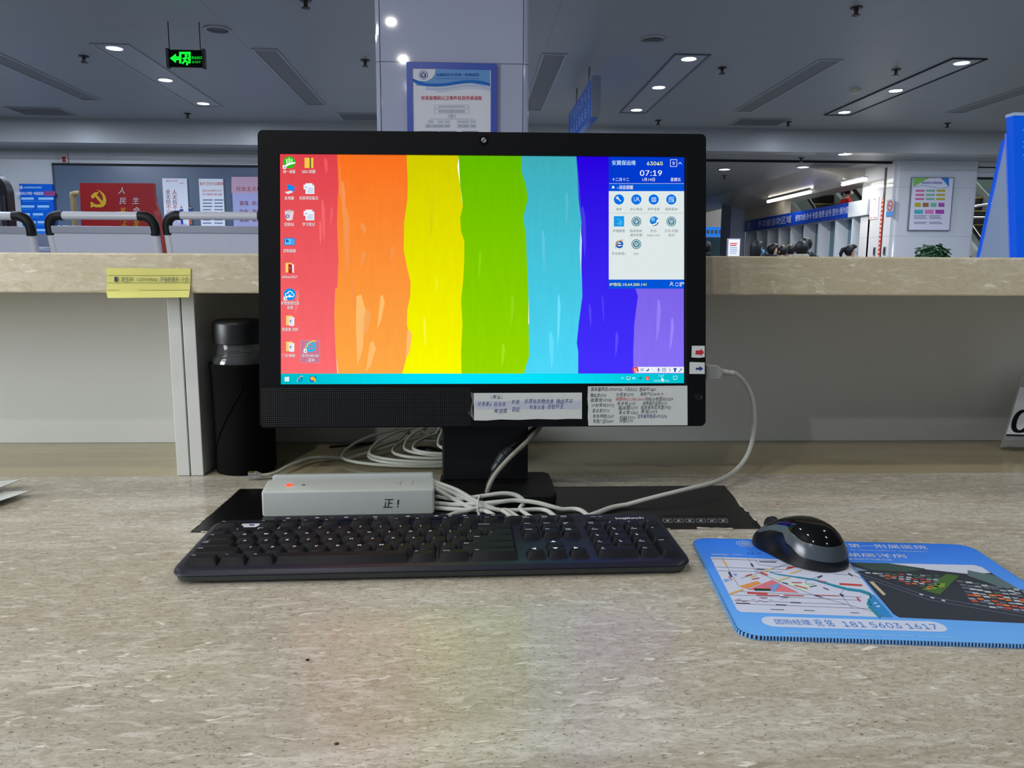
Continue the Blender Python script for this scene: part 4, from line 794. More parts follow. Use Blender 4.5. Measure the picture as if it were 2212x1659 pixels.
TW = px_glow((200, 250, 255)); sc.line(D, [(1341.5, 818.5), (1344.5, 815), (1347.5, 818.5)], .9, TW, 4); sc.rect(D, 1353, 813.5, 1361.5, 819, TW, 4); sc.rect(D, 1354, 814.5, 1360.5, 818, px_glow((20, 150, 170)), 5); sc.rect(D, 1355, 820, 1360, 821, px_glow((235, 200, 80)), 5); sc.poly(D, [(1366, 815.5), (1368, 815.5), (1370, 813.5), (1370, 820.5), (1368, 818.5), (1366, 818.5)], TW, 4); sc.ring(D, 1370.5, 817, 2, 2.7, TW, 4, 10, -.8, .8)
sc.text(D, '中', 1383.5, 817, 8, px_glow((20, 30, 40)), 5, bold=.02); sc.disc(D, 1398.5, 817, 4.4, px_glow((225, 60, 52)), 4, 16); sc.text(D, 'S', 1398.5, 817, 7.5, WH, 5, bold=.03)
sc.text(D, '7:19', 1428, 811.5, 6.4, TW, 4, fit=12); sc.text(D, '2022/1/14', 1428.5, 822, 6.4, TW, 4, fit=32); sc.line(D, [(1454.5, 812.5), (1462.5, 812.5), (1462.5, 819), (1459, 819), (1457.5, 821), (1456, 819), (1454.5, 819), (1454.5, 812.5)], .9, TW, 4)
sc.poly(D, [(1428.8, 814.5), (1435, 821), (1432, 821.2), (1433.6, 824.6), (1432.2, 825.2), (1430.8, 822), (1428.8, 823.8)], WH, 9)
sc.build('screen', comp, origin=MO)
# camera, button, perforated grille, stand
FB = pixframe(mf(0, BF, 0), -EN, 0.0002)
p_ = FB.fn(1045, 303, 0); mb = MB(); mb.lathe([(.0053, 0), (.0053, .0008), (.0040, .0010)], p_, mat('lens_black', (4, 4, 5), .1), 24, ax=-EN, cap0=False); mb.lathe([(.0030, .0011), (.0001, .0012)], p_, mat('lens_shutter', (150, 156, 160), .4), 20, ax=-EN)
mb.line(FB, [(1049, 298.5), (1041.5, 307)], 1.6, mat('lens_black', (0, 0, 0)), 7); mb.build('webcam', comp, 40)
p_ = FB.fn(1508, 857, 0); MB().lathe([(.0048, 0), (.0046, .0006), (.0043, .0003)], p_, mat('button_black', (16, 17, 20), .35), 22, ax=-EN, cap0=False).build('power_button', comp, 40)
m_perf = perforated('speaker_holes', (11, 12, 15), 0.00240, 0.30)
gq = [FB.fn(*c_, 1) for c_ in ((564, 838), (1018, 838), (1016, 920), (566, 921))]
MB().add(gq, [(0, 1, 2, 3)], m_perf).build('speaker_grille', comp, uv=lambda p: ((p - MO).dot(EX), (p - MO).dot(EZ)))
NX0, NX1 = pY(955, 1000, .925).x, pY(1141, 1000, .925).x
MB().box((NX0, .928, TOP + .012), (NX1, .950, TOP + .22), m_bez2).build('stand_neck', comp, bevel=.002)
MB().prism(rr(NX0 - .003, .862, NX1 + .03, .968, .012), TOP + .001, TOP + .012, m_bez2).build('stand_base', comp, bevel=.002)

# notes and stickers on the bezel
m_paper = mat('note_paper', (206, 210, 208), .75, noise=.04, nscale=60); bi = ink((52, 56, 130)); ki = ink((44, 48, 66)); ri = ink((196, 60, 76))
def note(name, quad, label, cat, writing, m=m_paper, th=.0005, parts=True):
    vs_ = [FB.fn(x, y, 1) for x, y in quad] + [FB.fn(x, y, 1) - EN * th for x, y in quad]; k = len(quad)
    mb = MB().add(vs_, [tuple(range(k)), tuple(range(2 * k - 1, k - 1, -1))] + [(i, (i + 1) % k, k + (i + 1) % k, k + i) for i in range(k)], m); F = pixframe(mf(0, BF - .0002 - th, 0), -EN, .00008)
    writing(mb, F)
    return meta(mb.build(name), label, cat)
def w1(mb, F):
    mb.rect(F, 1025, 866, 1255, 884, ink((188, 192, 208)), 1)
    mb.hand(F, '(默认)', 1060, 857, 10, bi, 2, 26); mb.hand(F, '环孢素A 谷浓度', 1031, 873, 11, bi, 2, 62); mb.hand(F, '药前', 1104, 869, 11, bi, 2, 19); mb.hand(F, '百草枯药物浓度 抽血不足', 1132, 867, 11, bi, 2, 106)
    mb.hand(F, '峰浓度', 1067, 888, 11, bi, 2, 29); mb.hand(F, '药后.', 1106, 885, 11, bi, 2, 21); mb.hand(F, '布鲁氏菌', 1143, 880, 11, bi, 2, 34); mb.hand(F, '送检科室', 1182, 878, 11, bi, 2, 36)
jag = [(1257, 905), (1230, 904.5), (1200, 906), (1160, 905), (1120, 907), (1080, 906), (1050, 908.5), (1024, 908)]
note('paper_note', [(1023.5, 849), (1257, 848)] + jag, 'smaller paper note with blue handwriting taped under the screen', 'paper note', w1)
def w2(mb, F):
    for t_, x, y, f_, c_ in (('高新服务台65908534', 1276, 841, 68, ki), ('儿科3313', 1348, 841, 28, ki), ('感染科3481', 1381, 841, 37, ki), ('抽血室3334', 1275, 854, 35, ki), ('2F药房2270', 1331, 852, 37, ki), ('体检中心3478', 1383, 851, 42, ki), ('9F', 1427, 851, 7, ri),
            ('收款处2268', 1275, 864, 46, ki), ('网络中心2283/3476', 1330, 862, 62, ri), ('内科3F检验科2079', 1393, 862, 61, ki), ('1F检验科2271', 1277, 875, 50, ki), ('医务处2222', 1333, 872, 40, ki), ('结核病实验室3175', 1388, 871, 53, ki),
            ('急诊室3373', 1279, 887, 38, ki), ('临床部2273', 1336, 881, 42, ki), ('医院感染实验室2952', 1384, 880, 65, ki), ('接诊室3352', 1336, 891, 42, ki), ('夜班2315', 1384, 889, 36, ki), ('发热预检3167', 1280, 899, 46, ki), ('妇科3392', 1338, 902, 34, ki), ('住院服务电话62923295', 1377, 899, 64, bi), ('发热门诊3450', 1280, 910, 45, ki), ('内镜2170', 1338, 909, 29, ki)):
        mb.hand(F, t_, x, y, 9.6, c_, 2, f_)
note('paper_note', [(1270, 834.5), (1484.5, 833), (1485, 918.5), (1380, 919), (1271, 919.5), (1269.5, 900), (1270.5, 880), (1269, 862)], 'larger paper note crowded with handwritten phone numbers at the bezel corner', 'paper note', w2)
def arrow(c_):
    def f(mb, F, y0=0): pass
    return f
def w3(mb, F): mb.poly(F, [(1503, 757), (1513, 757), (1513, 753), (1521, 761), (1513, 769), (1513, 766), (1502, 766)], ink((190, 34, 56)), 2)
def w4(mb, F): mb.poly(F, [(1503, 794.5), (1511, 794), (1511, 790.5), (1519, 796.5), (1511, 801.5), (1511, 798.5), (1503, 799)], ink((34, 50, 130)), 2)
note('sticker', [(1494.5, 747), (1522, 747), (1522, 771.5), (1510, 773), (1493.5, 772)], 'white sticker with a red arrow on the bezel edge', 'sticker', w3)
note('sticker', [(1489.5, 782), (1522, 783), (1522, 808), (1489, 807.5)], 'white sticker with a blue arrow beside the white plug', 'sticker', w4)
mb = MB(); mb.poly(FB, [(1014, 845), (1023, 850), (1024, 868), (1020, 880), (1022, 895), (1024, 908), (1018, 900), (1010, 892), (1017, 884), (1020, 864)], mat('tape_shred', (98, 100, 98), .5), 1)
meta(mb.build('tape_scrap'), 'torn scrap of old tape beside the smaller paper note', 'tape')
# yellow slip on the ledge
pl0 = V((0, 0, TOP)) + CV * (VL - .0006); FL = pixframe(pl0, -CV, .0003); m_yel = mat('yellow_slip', (226, 222, 128), .8, noise=.03, nscale=40)
t = MB(); rows = []
for (xa_, ya_), (xb_, yb_), off in (((229, 579), (412, 580), 0), ((230.5, 596), (412, 596), .0), ((231, 612), (411.5, 611.5), .0), ((231, 632), (411, 627), .001), ((237, 643.5), (411, 642), .005)):
    rows.append([FL.fn(xa_ + (xb_ - xa_) * k / 6, ya_ + (yb_ - ya_) * k / 6, 1) - CV * (off + .0004 * math.sin(k)) for k in range(7)])
t.loft(rows, m_yel, False, False, False)
FY_ = pixframe(pl0 - CV * .0011, -CV, .0003)
for y in (595, 611, 627): t.line(FY_, [(232, y), (410, y - .3)], .8, ink((110, 112, 70)), 1)
t.rect(FY_, 247.5, 598, 254, 608.5, ink((60, 60, 80)), 2); t.hand(FY_, '楚玉明', 261, 604, 11, ink((74, 76, 96)), 2, 27); t.hand(FY_, '1100968456', 294, 603, 11, ink((74, 76, 96)), 2, 46); t.hand(FY_, '好像检查科 空白', 346, 604, 11, ink((74, 76, 96)), 2, 62)
t.keep = 1
meta(t.build('note_slip'), 'ruled yellow paper slip stuck to the front of the stone ledge', 'paper note')

# ------------------------------------------------------------------ keyboard
KA = math.radians(0.70)
KO = V((-0.2605, 0.6430, TOP)); KX = V((math.cos(KA), math.sin(KA), 0)); KY = V((-math.sin(KA), math.cos(KA), 0))
def kf(x, y, z): return KO + KX * x + KY * y + V((0, 0, z))
KW, KD = 0.4590, 0.135
m_kb = mat('keyboard_black', (28, 30, 46), 0.38, spec=.35, noise=.05, nscale=300); m_kb2 = mat('keyboard_underside', (58, 64, 66), 0.5)
m_key = mat('key_black', (17, 18, 25), 0.5, spec=0.25, noise=.06, nscale=400); m_leg = mat('key_legend', (236, 240, 248), .5); m_leg2 = mat('key_legend_blue', (120, 190, 220), .5)
kb = thing('keyboard', kf(KW / 2, KD / 2, 0), 'black keyboard with white legends in front of the monitor', 'keyboard')
def deck(y): return .0126 + .0022 * y / KD
def kout(ins, r, fr_=None): return rr(ins, ins if fr_ is None else fr_, KW - ins, KD - ins * .6, r, 6)
mb = MB()
mb.loft([[kf(x, y, zz) for x, y in kout(i_, r_)] for i_, r_, zz in ((.010, .012, .0012), (.003, .014, .0028), (.0009, .016, .0080))], m_kb2, True, False); mb.build('underside', kb, 40)
mb = MB()
mb.loft([[kf(x, y, (zz if isinstance(zz, float) else deck(y) - zz[0])) for x, y in kout(i_, r_, f_)] for i_, r_, f_, zz in ((.0014, .0155, .0016, .0080), (.0, .016, .0, .0088), (.0002, .016, .0006, .0099), (.0010, .0155, .0024, (.0012,)), (.0028, .014, .0056, (.0003,)), (.0055, .012, .0095, (.0,)))], m_kb, True, True)
KL = frame(kf(0, 0, .0), KX, KY, V((0, 0, 1)), .0)
def KFr(dz=0.0002): return Fr(lambda x, y, l: kf(x, y, deck(y) + dz + l * .00012))
mb.text(KFr(), 'logitech', .4265, .1185, .0078, m_leg, 1, bold=.03, fit=.0290); mb.text(KFr(), 'OFF  ON', .3925, .1245, .0026, m_leg, 1, fit=.0115)
mb.rrect(KFr(), .380, .1125, .405, .1200, .003, mat('switch_slot', (10, 11, 13), .5), 1); mb.rect(KFr(.0008), .385, .1145, .390, .1180, m_key, 1)
mb.build('case', kb, 40)
mb = MB()
for x in (.03, KW - .06): mb.box((x, .012, 0), (x + .03, .02, .0025), m_dark, kf); mb.box((x, KD - .03, 0), (x + .03, KD - .022, .0035), m_dark, kf)
mb.build('rubber_feet', kb)
U = .0197; RP = .0170; Y0 = .0115
def key(x, y, w_, d_, legend, name='key', h=.0060, scoop=True, front=.0030):
    """tapered cap with a sloping front, legend printed on top"""
    g = .0007; z0 = deck(y) - .0002; zt = deck(y) + h; a = (.0026 if w_ > .012 else .002); fr_ = front if scoop else .0020; bk = .0012
    mb = MB(); b = rr(x + g, y + g, x + w_ - g, y + d_ - g, .001, 2); tp = rr(x + g + a, y + g + fr_, x + w_ - g - a, y + d_ - g - bk, .0016, 2)
    mb.loft([[kf(p, q, z0) for p, q in b], [kf(p, q, zt - .0005 - (.0006 if q < y + d_ / 2 else 0)) for p, q in tp], [kf(p + (.0004 if p < x + w_ / 2 else -.0004), q + (.0004 if q < y + d_ / 2 else -.0004), zt - (.0006 if q < y + d_ / 2 else 0)) for p, q in tp]], m_key)
    F = Fr(lambda p, q, l: kf(p, q, zt + .00006 + l * .00005))
    lx = x + g + a + .0012; ty = y + d_ - g - bk
    if legend:
        ls = legend.split('|')
        for i_, t_ in enumerate(ls):
            one = len(t_) == 1; s_ = .0042 if one and len(ls) == 1 else .0030 if len(ls) > 1 and one else .0026
            mb.text(F, t_, lx + (.0012 if one else 0), ty - .0027 - i_ * .0033, s_ * (1.25 if one and len(ls) == 1 else 1), m_leg, 1, 'l', .05)
        if name == 'key' and w_ < .02 and legend in ('@|2',): mb.rect(F, lx + .004, ty - .004, lx + .006, ty - .002, m_leg2, 1)
    return mb.build(name, kb, 35)
x0 = .0080
def row(y, xs, items, name='key', d_=RP, h=.0060, scoop=True, front=.0030):
    x = xs
    u_ = .0195 if name == 'number_pad_key' else U
    for w_, t_ in items:
        if t_ is not None: key(x, y, w_ * u_, d_, t_, name, h, scoop, front)
        x += w_ * u_
row(Y0, x0, [(1.5, 'Ctrl'), (1.25, '▪▪'), (1.25, 'Alt'), (6, ''), (1.25, 'Alt'), (1.5, '▭'), (2.25, 'Ctrl')], front=.0062)
row(Y0 + RP, x0, [(2.25, 'Shift')] + [(1, c_) for c_ in 'ZXCVBNM'] + [(1, '<|,'), (1, '>|.'), (1, '?|/'), (2.75, 'Shift')])
row(Y0 + 2 * RP, x0, [(1.75, 'Caps|Lock')] + [(1, c_) for c_ in 'ASDFGHJKL'] + [(1, ':|;'), (1, '"|\''), (2.25, 'Enter')])
row(Y0 + 3 * RP, x0, [(1.5, 'Tab')] + [(1, c_) for c_ in 'QWERTYUIOP'] + [(1, '{|['), (1, '}|]'), (1.5, '||\\')])
row(Y0 + 4 * RP, x0, [(1, '~|`')] + [(1, '%s|%d' % (c_, (i_ + 1) % 10)) for i_, c_ in enumerate('!@#$%^&*()')] + [(1, '_|-'), (1, '+|='), (2, 'Backspace')])
YF = .1050; DF = .0125
row(YF, x0, [(1.15, 'Esc'), (.85, None)] + [(1.06, 'F%d' % k) for k in (1, 2, 3, 4)] + [(.38, None)] + [(1.06, 'F%d' % k) for k in (5, 6, 7, 8)] + [(.38, None)] + [(1.06, 'F%d' % k) for k in (9, 10, 11, 12)], 'function_key', DF, .0058, False)
xn = .3095
row(YF, xn, [(1, 'Print|Screen'), (1, 'Scroll|Lock'), (1, 'Pause|Break')], 'function_key', DF, .0058, False)
row(Y0 + 4 * RP, xn, [(1, 'Insert'), (1, 'Home'), (1, 'Page|Up')]); row(Y0 + 3 * RP, xn, [(1, 'Delete'), (1, 'End'), (1, 'Page|Down')])
row(Y0 + RP, xn, [(1, None), (1, '▲')]); row(Y0, xn, [(1, '◄'), (1, '▼'), (1, '►')], front=.0062)
xp = .3745
row(Y0 + 4 * RP, xp, [(1, 'Num|Lock'), (1, '/'), (1, '*'), (1, '-')], 'number_pad_key'); row(Y0 + 3 * RP, xp, [(1, '7|Home'), (1, '8|▲'), (1, '9|PgUp')], 'number_pad_key'); row(Y0 + 2 * RP, xp, [(1, '4|◄'), (1, '5'), (1, '6|►')], 'number_pad_key')
row(Y0 + RP, xp, [(1, '1|End'), (1, '2|▼'), (1, '3|PgDn')], 'number_pad_key'); row(Y0, xp, [(2, '0|Ins'), (1, '.|Del')], 'number_pad_key', front=.0062)
key(xp + .0585, Y0 + 2 * RP, .0195, 2 * RP, '+', 'number_pad_key'); key(xp + .0585, Y0, .0195, 2 * RP, 'Enter', 'number_pad_key')
for k in range(8):
    x = x0 + .052 + k * .0295 + (.0 if k < 4 else .004); mb = MB(); zz = deck(.12)
    mb.loft([[kf(p, q, zz - .001) for p, q in rr(x, .1225, x + .027, .1325, .002, 3)], [kf(p, q, zz + .0028) for p, q in rr(x + .0006, .1229, x + .0264, .1321, .002, 3)]], m_kb); mb.rect(Fr(lambda p, q, l: kf(p, q, zz + .0030)), x + .012, .1268, x + .0160, .1284, m_leg)
    mb.build('media_key', kb, 35)
sx = x0 + 1.17 * U
mb = MB(); FK = KFr(.0003); mb.poly(FK, [(sx + .003, YF + .0045), (sx + .0150, YF + .0045), (sx + .0170, YF + .0098), (sx + .023, YF + .0098), (sx + .023, YF + .0152), (sx - .001, YF + .0152), (sx - .001, YF + .0098), (sx + .001, YF + .0098)], mat('label_white', (214, 218, 226), .6)); mb.rect(FK, sx + .007, YF + .009, sx + .012, YF + .013, ink((70, 70, 150)), 2)
meta(mb.build('paper_label'), 'tiny white paper label stuck beside the escape key', 'label')

# ------------------------------------------------------------------ mouse pad and mouse
PA = math.radians(-6.4); PO = pt(1493, 1162, .003); PX = V((math.cos(PA), math.sin(PA), 0)); PD = V((math.sin(PA), -math.cos(PA), 0)) * 1.0
PD = V((math.sin(PA), -math.cos(PA), 0)); PDx = V((-math.sin(-PA), -math.cos(PA), 0))
def pf(x, y, z): return V((PO.x, PO.y, TOP)) + PX * x + PD * y + V((0, 0, z))       # x across, y towards the viewer
PWD, PHT, PTH = .272, .2115, .003
mp = thing('mouse_pad', pf(PWD / 2, PHT / 2, 0), 'blue printed mouse pad with a map and an aerial view', 'mouse pad')
def pad_ground():
    m = bpy.data.materials.new('pad_print'); m.use_nodes = True; nt = m.node_tree; N = nt.nodes.new; L = nt.links.new; b = nt.nodes['Principled BSDF']
    uv = N('ShaderNodeUVMap'); sp = N('ShaderNodeSeparateXYZ'); L(uv.outputs[0], sp.inputs[0]); mx = N('ShaderNodeMix'); mx.data_type = 'RGBA'; L(sp.outputs['Y'], mx.inputs['Factor'])
    mx.inputs['A'].default_value = lin((40, 126, 250)); mx.inputs['B'].default_value = lin((108, 182, 255)); L(mx.outputs['Result'], b.inputs['Base Color']); b.inputs['Roughness'].default_value = .6
    return m
m_pad = pad_ground(); rrp = rr(0, 0, PWD, PHT, .016, 8)
# square-ish far corner, rounder near corners
mb = MB().prism(rrp, 0, PTH, m_pad, pf)
Pd = Fr(lambda x, y, l: pf(x, y, PTH + l * .00007), True)                          # pad-local printing
Pp = Fr(lambda x, y, l: (lambda q_: V((q_.x, q_.y, TOP + PTH + l * .00007)))(pt(x, y, PTH)), True)
mapc = ink((208, 214, 236)); PWt = ink((206, 216, 244)); g5 = ink((110, 116, 136)); dk = ink((62, 70, 92))
mb.poly(Pp, [(1534, 1203), (1560, 1203.5), (1700, 1209), (1790, 1222), (1835, 1216), (1928, 1334), (1600, 1322), (1592, 1317)], mapc, 1)
for p_ in ([(1537, 1207), (1680, 1212)], [(1546, 1225), (1700, 1231)], [(1550, 1233), (1690, 1236)], [(1575, 1285), (1860, 1297)], [(1585, 1297), (1830, 1306)], [(1588, 1304), (1900, 1316)], [(1616, 1207), (1634, 1236), (1760, 1287), (1905, 1327)], [(1560, 1205), (1583, 1247), (1596, 1266), (1620, 1272)], [(1628, 1207), (1640, 1220), (1680, 1225), (1706, 1222)], [(1600, 1250), (1720, 1212)], [(1760, 1262), (1742, 1262), (1740, 1255), (1775, 1243)], [(1800, 1240), (1845, 1243), (1860, 1250)], [(1826, 1268), (1815, 1284), (1842, 1315)], [(1600, 1278), (1860, 1290)]): mb.line(Pp, p_, .9, g5, 2)
for p_ in ([(1562, 1212), (1570, 1222)], [(1622, 1218), (1627, 1224)], [(1574, 1236), (1580, 1247)]): mb.line(Pp, p_, 4, dk if p_[0][0] > 1570 else ink((226, 180, 90)), 3)
mb.poly(Pp, [(1668, 1253), (1726, 1281), (1614, 1274)], ink((222, 120, 132)), 3)
mb.poly(Pp, [(1596, 1267), (1634, 1256), (1644, 1260), (1612, 1272)], ink((224, 150, 72)), 4); mb.poly(Pp, [(1574, 1282), (1604, 1273), (1608, 1275), (1580, 1284)], ink((220, 170, 90)), 4); mb.poly(Pp, [(1628, 1271.5), (1664, 1272.5), (1666, 1277), (1631, 1276.5)], ink((30, 60, 48)), 5)
mb.poly(Pp, [(1650, 1265), (1668, 1266), (1676, 1261), (1686, 1262), (1680, 1270), (1672, 1279), (1664, 1277), (1670, 1270)], ink((118, 160, 226)), 5); mb.poly(Pp, [(1562, 1252), (1574, 1251), (1576, 1255), (1566, 1258)], ink((118, 170, 236)), 3); mb.poly(Pp, [(1582, 1239), (1592, 1240), (1590, 1246)], ink((118, 160, 226)), 3)
rv = [(1663, 1236), (1680, 1241), (1720, 1247), (1760, 1253), (1800, 1265), (1830, 1273), (1860, 1277), (1880, 1284), (1884, 1291), (1876, 1300), (1878, 1308), (1890, 1320), (1904, 1333)]
for k, (a_, b_) in enumerate(zip(rv, rv[1:])): mb.line(Pp, [a_, b_], 2 + k * .8, ink((40, 140, 170)), 3)
mb.poly(Pp, [(1884, 1285), (1879, 1300), (1890, 1318), (1905, 1333), (1929, 1334), (1888, 1286)], ink((44, 140, 208)), 4); mb.rect(Pp, 1888, 1302, 1894, 1305, PWt, 5); mb.rect(Pp, 1893, 1309, 1901, 1312, PWt, 5)
mb.poly(Pp, [(1640, 1238), (1700, 1256), (1760, 1262), (1740, 1278), (1680, 1254)], ink((206, 226, 220)), 2)
rdm = ink((206, 66, 60))
for a_, b_, w_ in (((1614, 1281.5), (1658, 1283), 3.4), ((1634, 1286), (1684, 1287), 1.6), ((1692, 1286), (1736, 1288), 1.8), ((1643, 1237.5), (1658, 1243), 3), ((1700, 1226), (1728, 1225), 1.6), ((1698, 1230), (1712, 1226), 2.4), ((1710, 1259), (1732, 1259.5), 1.8), ((1716, 1265), (1744, 1272), 2), ((1813, 1262), (1862, 1265), 3.6), ((1851, 1291), (1858, 1300), 3), ((1624, 1252), (1640, 1249), 1.6), ((1610, 1245), (1624, 1241), 1.8), ((1765, 1255), (1785, 1258), 1.4), ((1760, 1286), (1812, 1288), 1.2), ((1574, 1246), (1581, 1254), 1.6)): mb.line(Pp, [a_, b_], w_, rdm, 6)
for a_, b_, w_ in (((1634, 1230.5), (1652, 1231), 1.6), ((1640, 1214), (1676, 1215), 1.4), ((1690, 1259), (1702, 1262), 2), ((1766, 1249), (1776, 1244), 3), ((1749, 1268), (1764, 1266), 1.6), ((1778, 1270), (1790, 1275), 1.8), ((1760, 1287), (1776, 1291), 1.8), ((1686, 1290), (1704, 1290.5), 1.6), ((1708, 1302), (1730, 1303), 1.8), ((1676, 1307), (1698, 1308), 1.8), ((1590, 1303.5), (1620, 1304), 1.2), ((1664, 1317), (1694, 1318), .9), ((1736, 1319), (1760, 1320), .9), ((1837, 1324), (1856, 1325), .9), ((1814, 1284), (1822, 1288), 3.6), ((1832, 1239), (1842, 1245), 2.6)): mb.line(Pp, [a_, b_], w_, dk, 6)
for a_, b_ in (((1620, 1248), (1634, 1243)), ((1680, 1255), (1706, 1247)), ((1648, 1236), (1668, 1228)), ((1730, 1232), (1706, 1240))): mb.line(Pp, [a_, b_], 2.4, ink((222, 196, 110)), 5)
for k in range(20): x = 1583 + random.random() * 130; y = 1291 + random.random() * 10; mb.line(Pp, [(x, y), (x + 4 + 8 * random.random(), y + .3)], .8, ink((150, 110, 130)), 3)
# aerial view panel (a housing estate by a road, seen from above)
ph = [(1836, 1215), (1940, 1218), (2105, 1221), (2122, 1226), (2330, 1352), (1943, 1334), (1930, 1327)]
mb.poly(Pp, ph, ink((46, 52, 64)), 1); mb.poly(Pp, [(1920, 1217), (2105, 1221), (2122, 1226), (2140, 1238), (2090, 1240), (1990, 1229)], ink((206, 214, 236)), 2)
mb.poly(Pp, [(1840, 1216), (1920, 1217), (2000, 1229), (1960, 1236), (1880, 1231)], ink((58, 82, 78)), 2); mb.poly(Pp, [(2090, 1232), (2150, 1244), (2200, 1272), (2160, 1268), (2090, 1244)], ink((90, 116, 120)), 3)
mb.poly(Pp, [(1990, 1274), (2045, 1240), (2072, 1244), (2030, 1285)], ink((70, 108, 52)), 3); mb.poly(Pp, [(2022, 1262), (2042, 1260), (2040, 1268), (2012, 1274)], ink((120, 160, 60)), 4)
rc = [(206, 84, 66), (226, 130, 66), (150, 160, 176), (96, 108, 122), (190, 196, 204), (80, 110, 84), (184, 70, 64)]
for r_ in range(7):
    for k in range(12):
        x = 1866 + k * 15 + r_ * 15; y = 1237 + r_ * 5.2 + k * .6
        if x > 2026 - r_ * 2 or x < 1866 + r_ * 22: continue
        x += random.uniform(-2.5, 2.5); y += random.uniform(-1, 1); c_ = random.choice(rc if k < 7 else rc[2:6]); mb.poly(Pp, [(x, y), (x + 11, y + .8), (x + 14, y + 3.6), (x + 3, y + 2.8)], ink(c_), 4)
for r_ in range(8):
    for k in range(12):
        x = 2066 + k * 17 + r_ * 5; y = 1255 + r_ * 7 + k * 2.3
        if x > 2330: continue
        x += random.uniform(-3, 3); y += random.uniform(-1.4, 1.4); c_ = random.choice(rc[:5] if r_ > 2 else rc[2:6]); mb.poly(Pp, [(x, y), (x + 14, y + 1.2), (x + 19, y + 5), (x + 4, y + 3.8)], ink(c_), 4)
for a_, b_ in (((1846, 1236), (2010, 1290)), ((2010, 1290), (2330, 1345)), ((1860, 1246), (2010, 1297)), ((2010, 1297), (2300, 1348))): mb.line(Pp, [a_, b_], 1.6, ink((92, 96, 120)), 3)
mb.poly(Pp, [(1877, 1257), (1886, 1257), (1914, 1285), (1908, 1287)], ink((196, 186, 156)), 5); mb.poly(Pp, [(1836, 1222), (1874, 1233), (1846, 1234)], ink((120, 150, 190)), 3)
for x, y in ((1986, 1284), (2010, 1291), (2034, 1297)): mb.line(Pp, [(x, y), (x + 8, y + 2)], 3, ink((180, 200, 210)), 5)
# emblem and pad-local writing (text runs along the pad)
def pl(px, py): q_ = pt(px, py, PTH) - V((PO.x, PO.y, TOP)); return q_.dot(PX), q_.dot(PD)
ex_, ey_ = pl(1611, 1175); ec = ink((170, 200, 246)); mb.ring(Pd, ex_, ey_, .0086, .0094, ec, 2, 30); mb.ring(Pd, ex_, ey_, .0058, .0066, ec, 2, 26); mb.disc(Pd, ex_, ey_, .0058, ink((90, 140, 226)), 2, 24); mb.rect(Pd, ex_ - .0008, ey_ - .004, ex_ + .0008, ey_ + .003, ec, 3)
for s_ in (-1, 1): mb.poly(Pd, [(ex_ + s_ * .002, ey_ - .004), (ex_ + s_ * .0036, ey_ - .003), (ex_ + s_ * .0034, ey_ + .001), (ex_ + s_ * .001, ey_ + .0045), (ex_ + s_ * .001, ey_ + .003), (ex_ + s_ * .0022, ey_)], ec, 3)
for k in range(14): a_ = 2 * PI * k / 14; mb.disc(Pd, ex_ + .0076 * math.cos(a_), ey_ + .0076 * math.sin(a_), .0005, ec, 3, 6)
pw = ink((222, 232, 250))
a_, b_ = pl(1828, 1179), pl(2000, 1186)
x1_, y1_ = pl(2001, 1183); mb.text(Pd, '安徽医科大学第一附属医院', x1_, y1_, .0115, pw, 3, 'r', fit=.150, shear=.12)
x1_, y1_ = pl(2004, 1192); mb.text(Pd, 'THE FIRST AFFILIATED HOSPITAL OF ANHUI MEDICAL UNIVERSITY', x1_, y1_, .0038, pw, 3, 'r', fit=.150)
x1_, y1_ = pl(1958, 1202); mb.text(Pd, '与湖居洋房', x1_, y1_, .0105, pw, 3, 'r', .01, fit=.071); x1_, y1_ = pl(1926, 1210); mb.text(Pd, '宁可食无肉不可居无湖', x1_, y1_, .0042, pw, 3, 'r', fit=.050)
x1_, y1_ = pl(1534, 1197.5); mb.rect(Pd, x1_ + .001, y1_ - .001, x1_ + .018, y1_ - .0002, PWt, 2); mb.rect(Pd, x1_ + .021, y1_ - .001, x1_ + .030, y1_ - .0002, PWt, 2); mb.rect(Pd, x1_ + .002, y1_ + .0008, x1_ + .016, y1_ + .0014, PWt, 2)
x1_, y1_ = pl(1612, 1195); mb.hand(Pd, 'AB①', x1_, y1_, .006, ink((40, 70, 190)), 3, .016)
# capsule with telephone number
c0, c1 = pl(1642, 1336), pl(2046, 1357); hcap = .0088
cyc = (c0[1] + c1[1]) / 2 + .0015
mb.rrect(Pd, c0[0], cyc - hcap, c1[0], cyc + hcap, hcap * .98, ink((206, 218, 244)), 2)
lb_ = ink((70, 126, 206)); L1 = pl(1672, 1340)[0]; L2 = pl(1760, 1346)[0]; L3 = pl(1820, 1348)[0]; L4 = pl(2022, 1353)[0]
mb.text(Pd, '团购经理:', L1, cyc, .0098, lb_, 4, 'l', .0, L2 - L1 - .002); mb.text(Pd, '祝 铭', L2, cyc, .0128, lb_, 4, 'l', .0, L3 - L2 - .007); mb.text(Pd, '181 5603 1617', L3, cyc, .0140, lb_, 4, 'l', .0, L4 - L3)
bars(mb, Pd, .035, .16, [PHT - .008], .0014, ink((150, 196, 246)), 9, 2)
x1_, y1_ = .2655, PHT - .022; mb.ring(Pd, x1_, y1_, .001, .005, ink((236, 196, 90)), 3, 7); mb.ring(Pd, x1_, y1_, .005, .0062, ink((150, 110, 180)), 3, 12, .4, 2.6)
mb.build('cloth_top', mp, uv=lambda p: (0, max(0, min(1, (p - V((PO.x, PO.y, TOP))).dot(PD) / PHT))))
mb = MB(); m_st = mat('stitch_navy', (24, 28, 60), .7); m_st2 = mat('stitch_blue', (110, 170, 236), .7); per = []
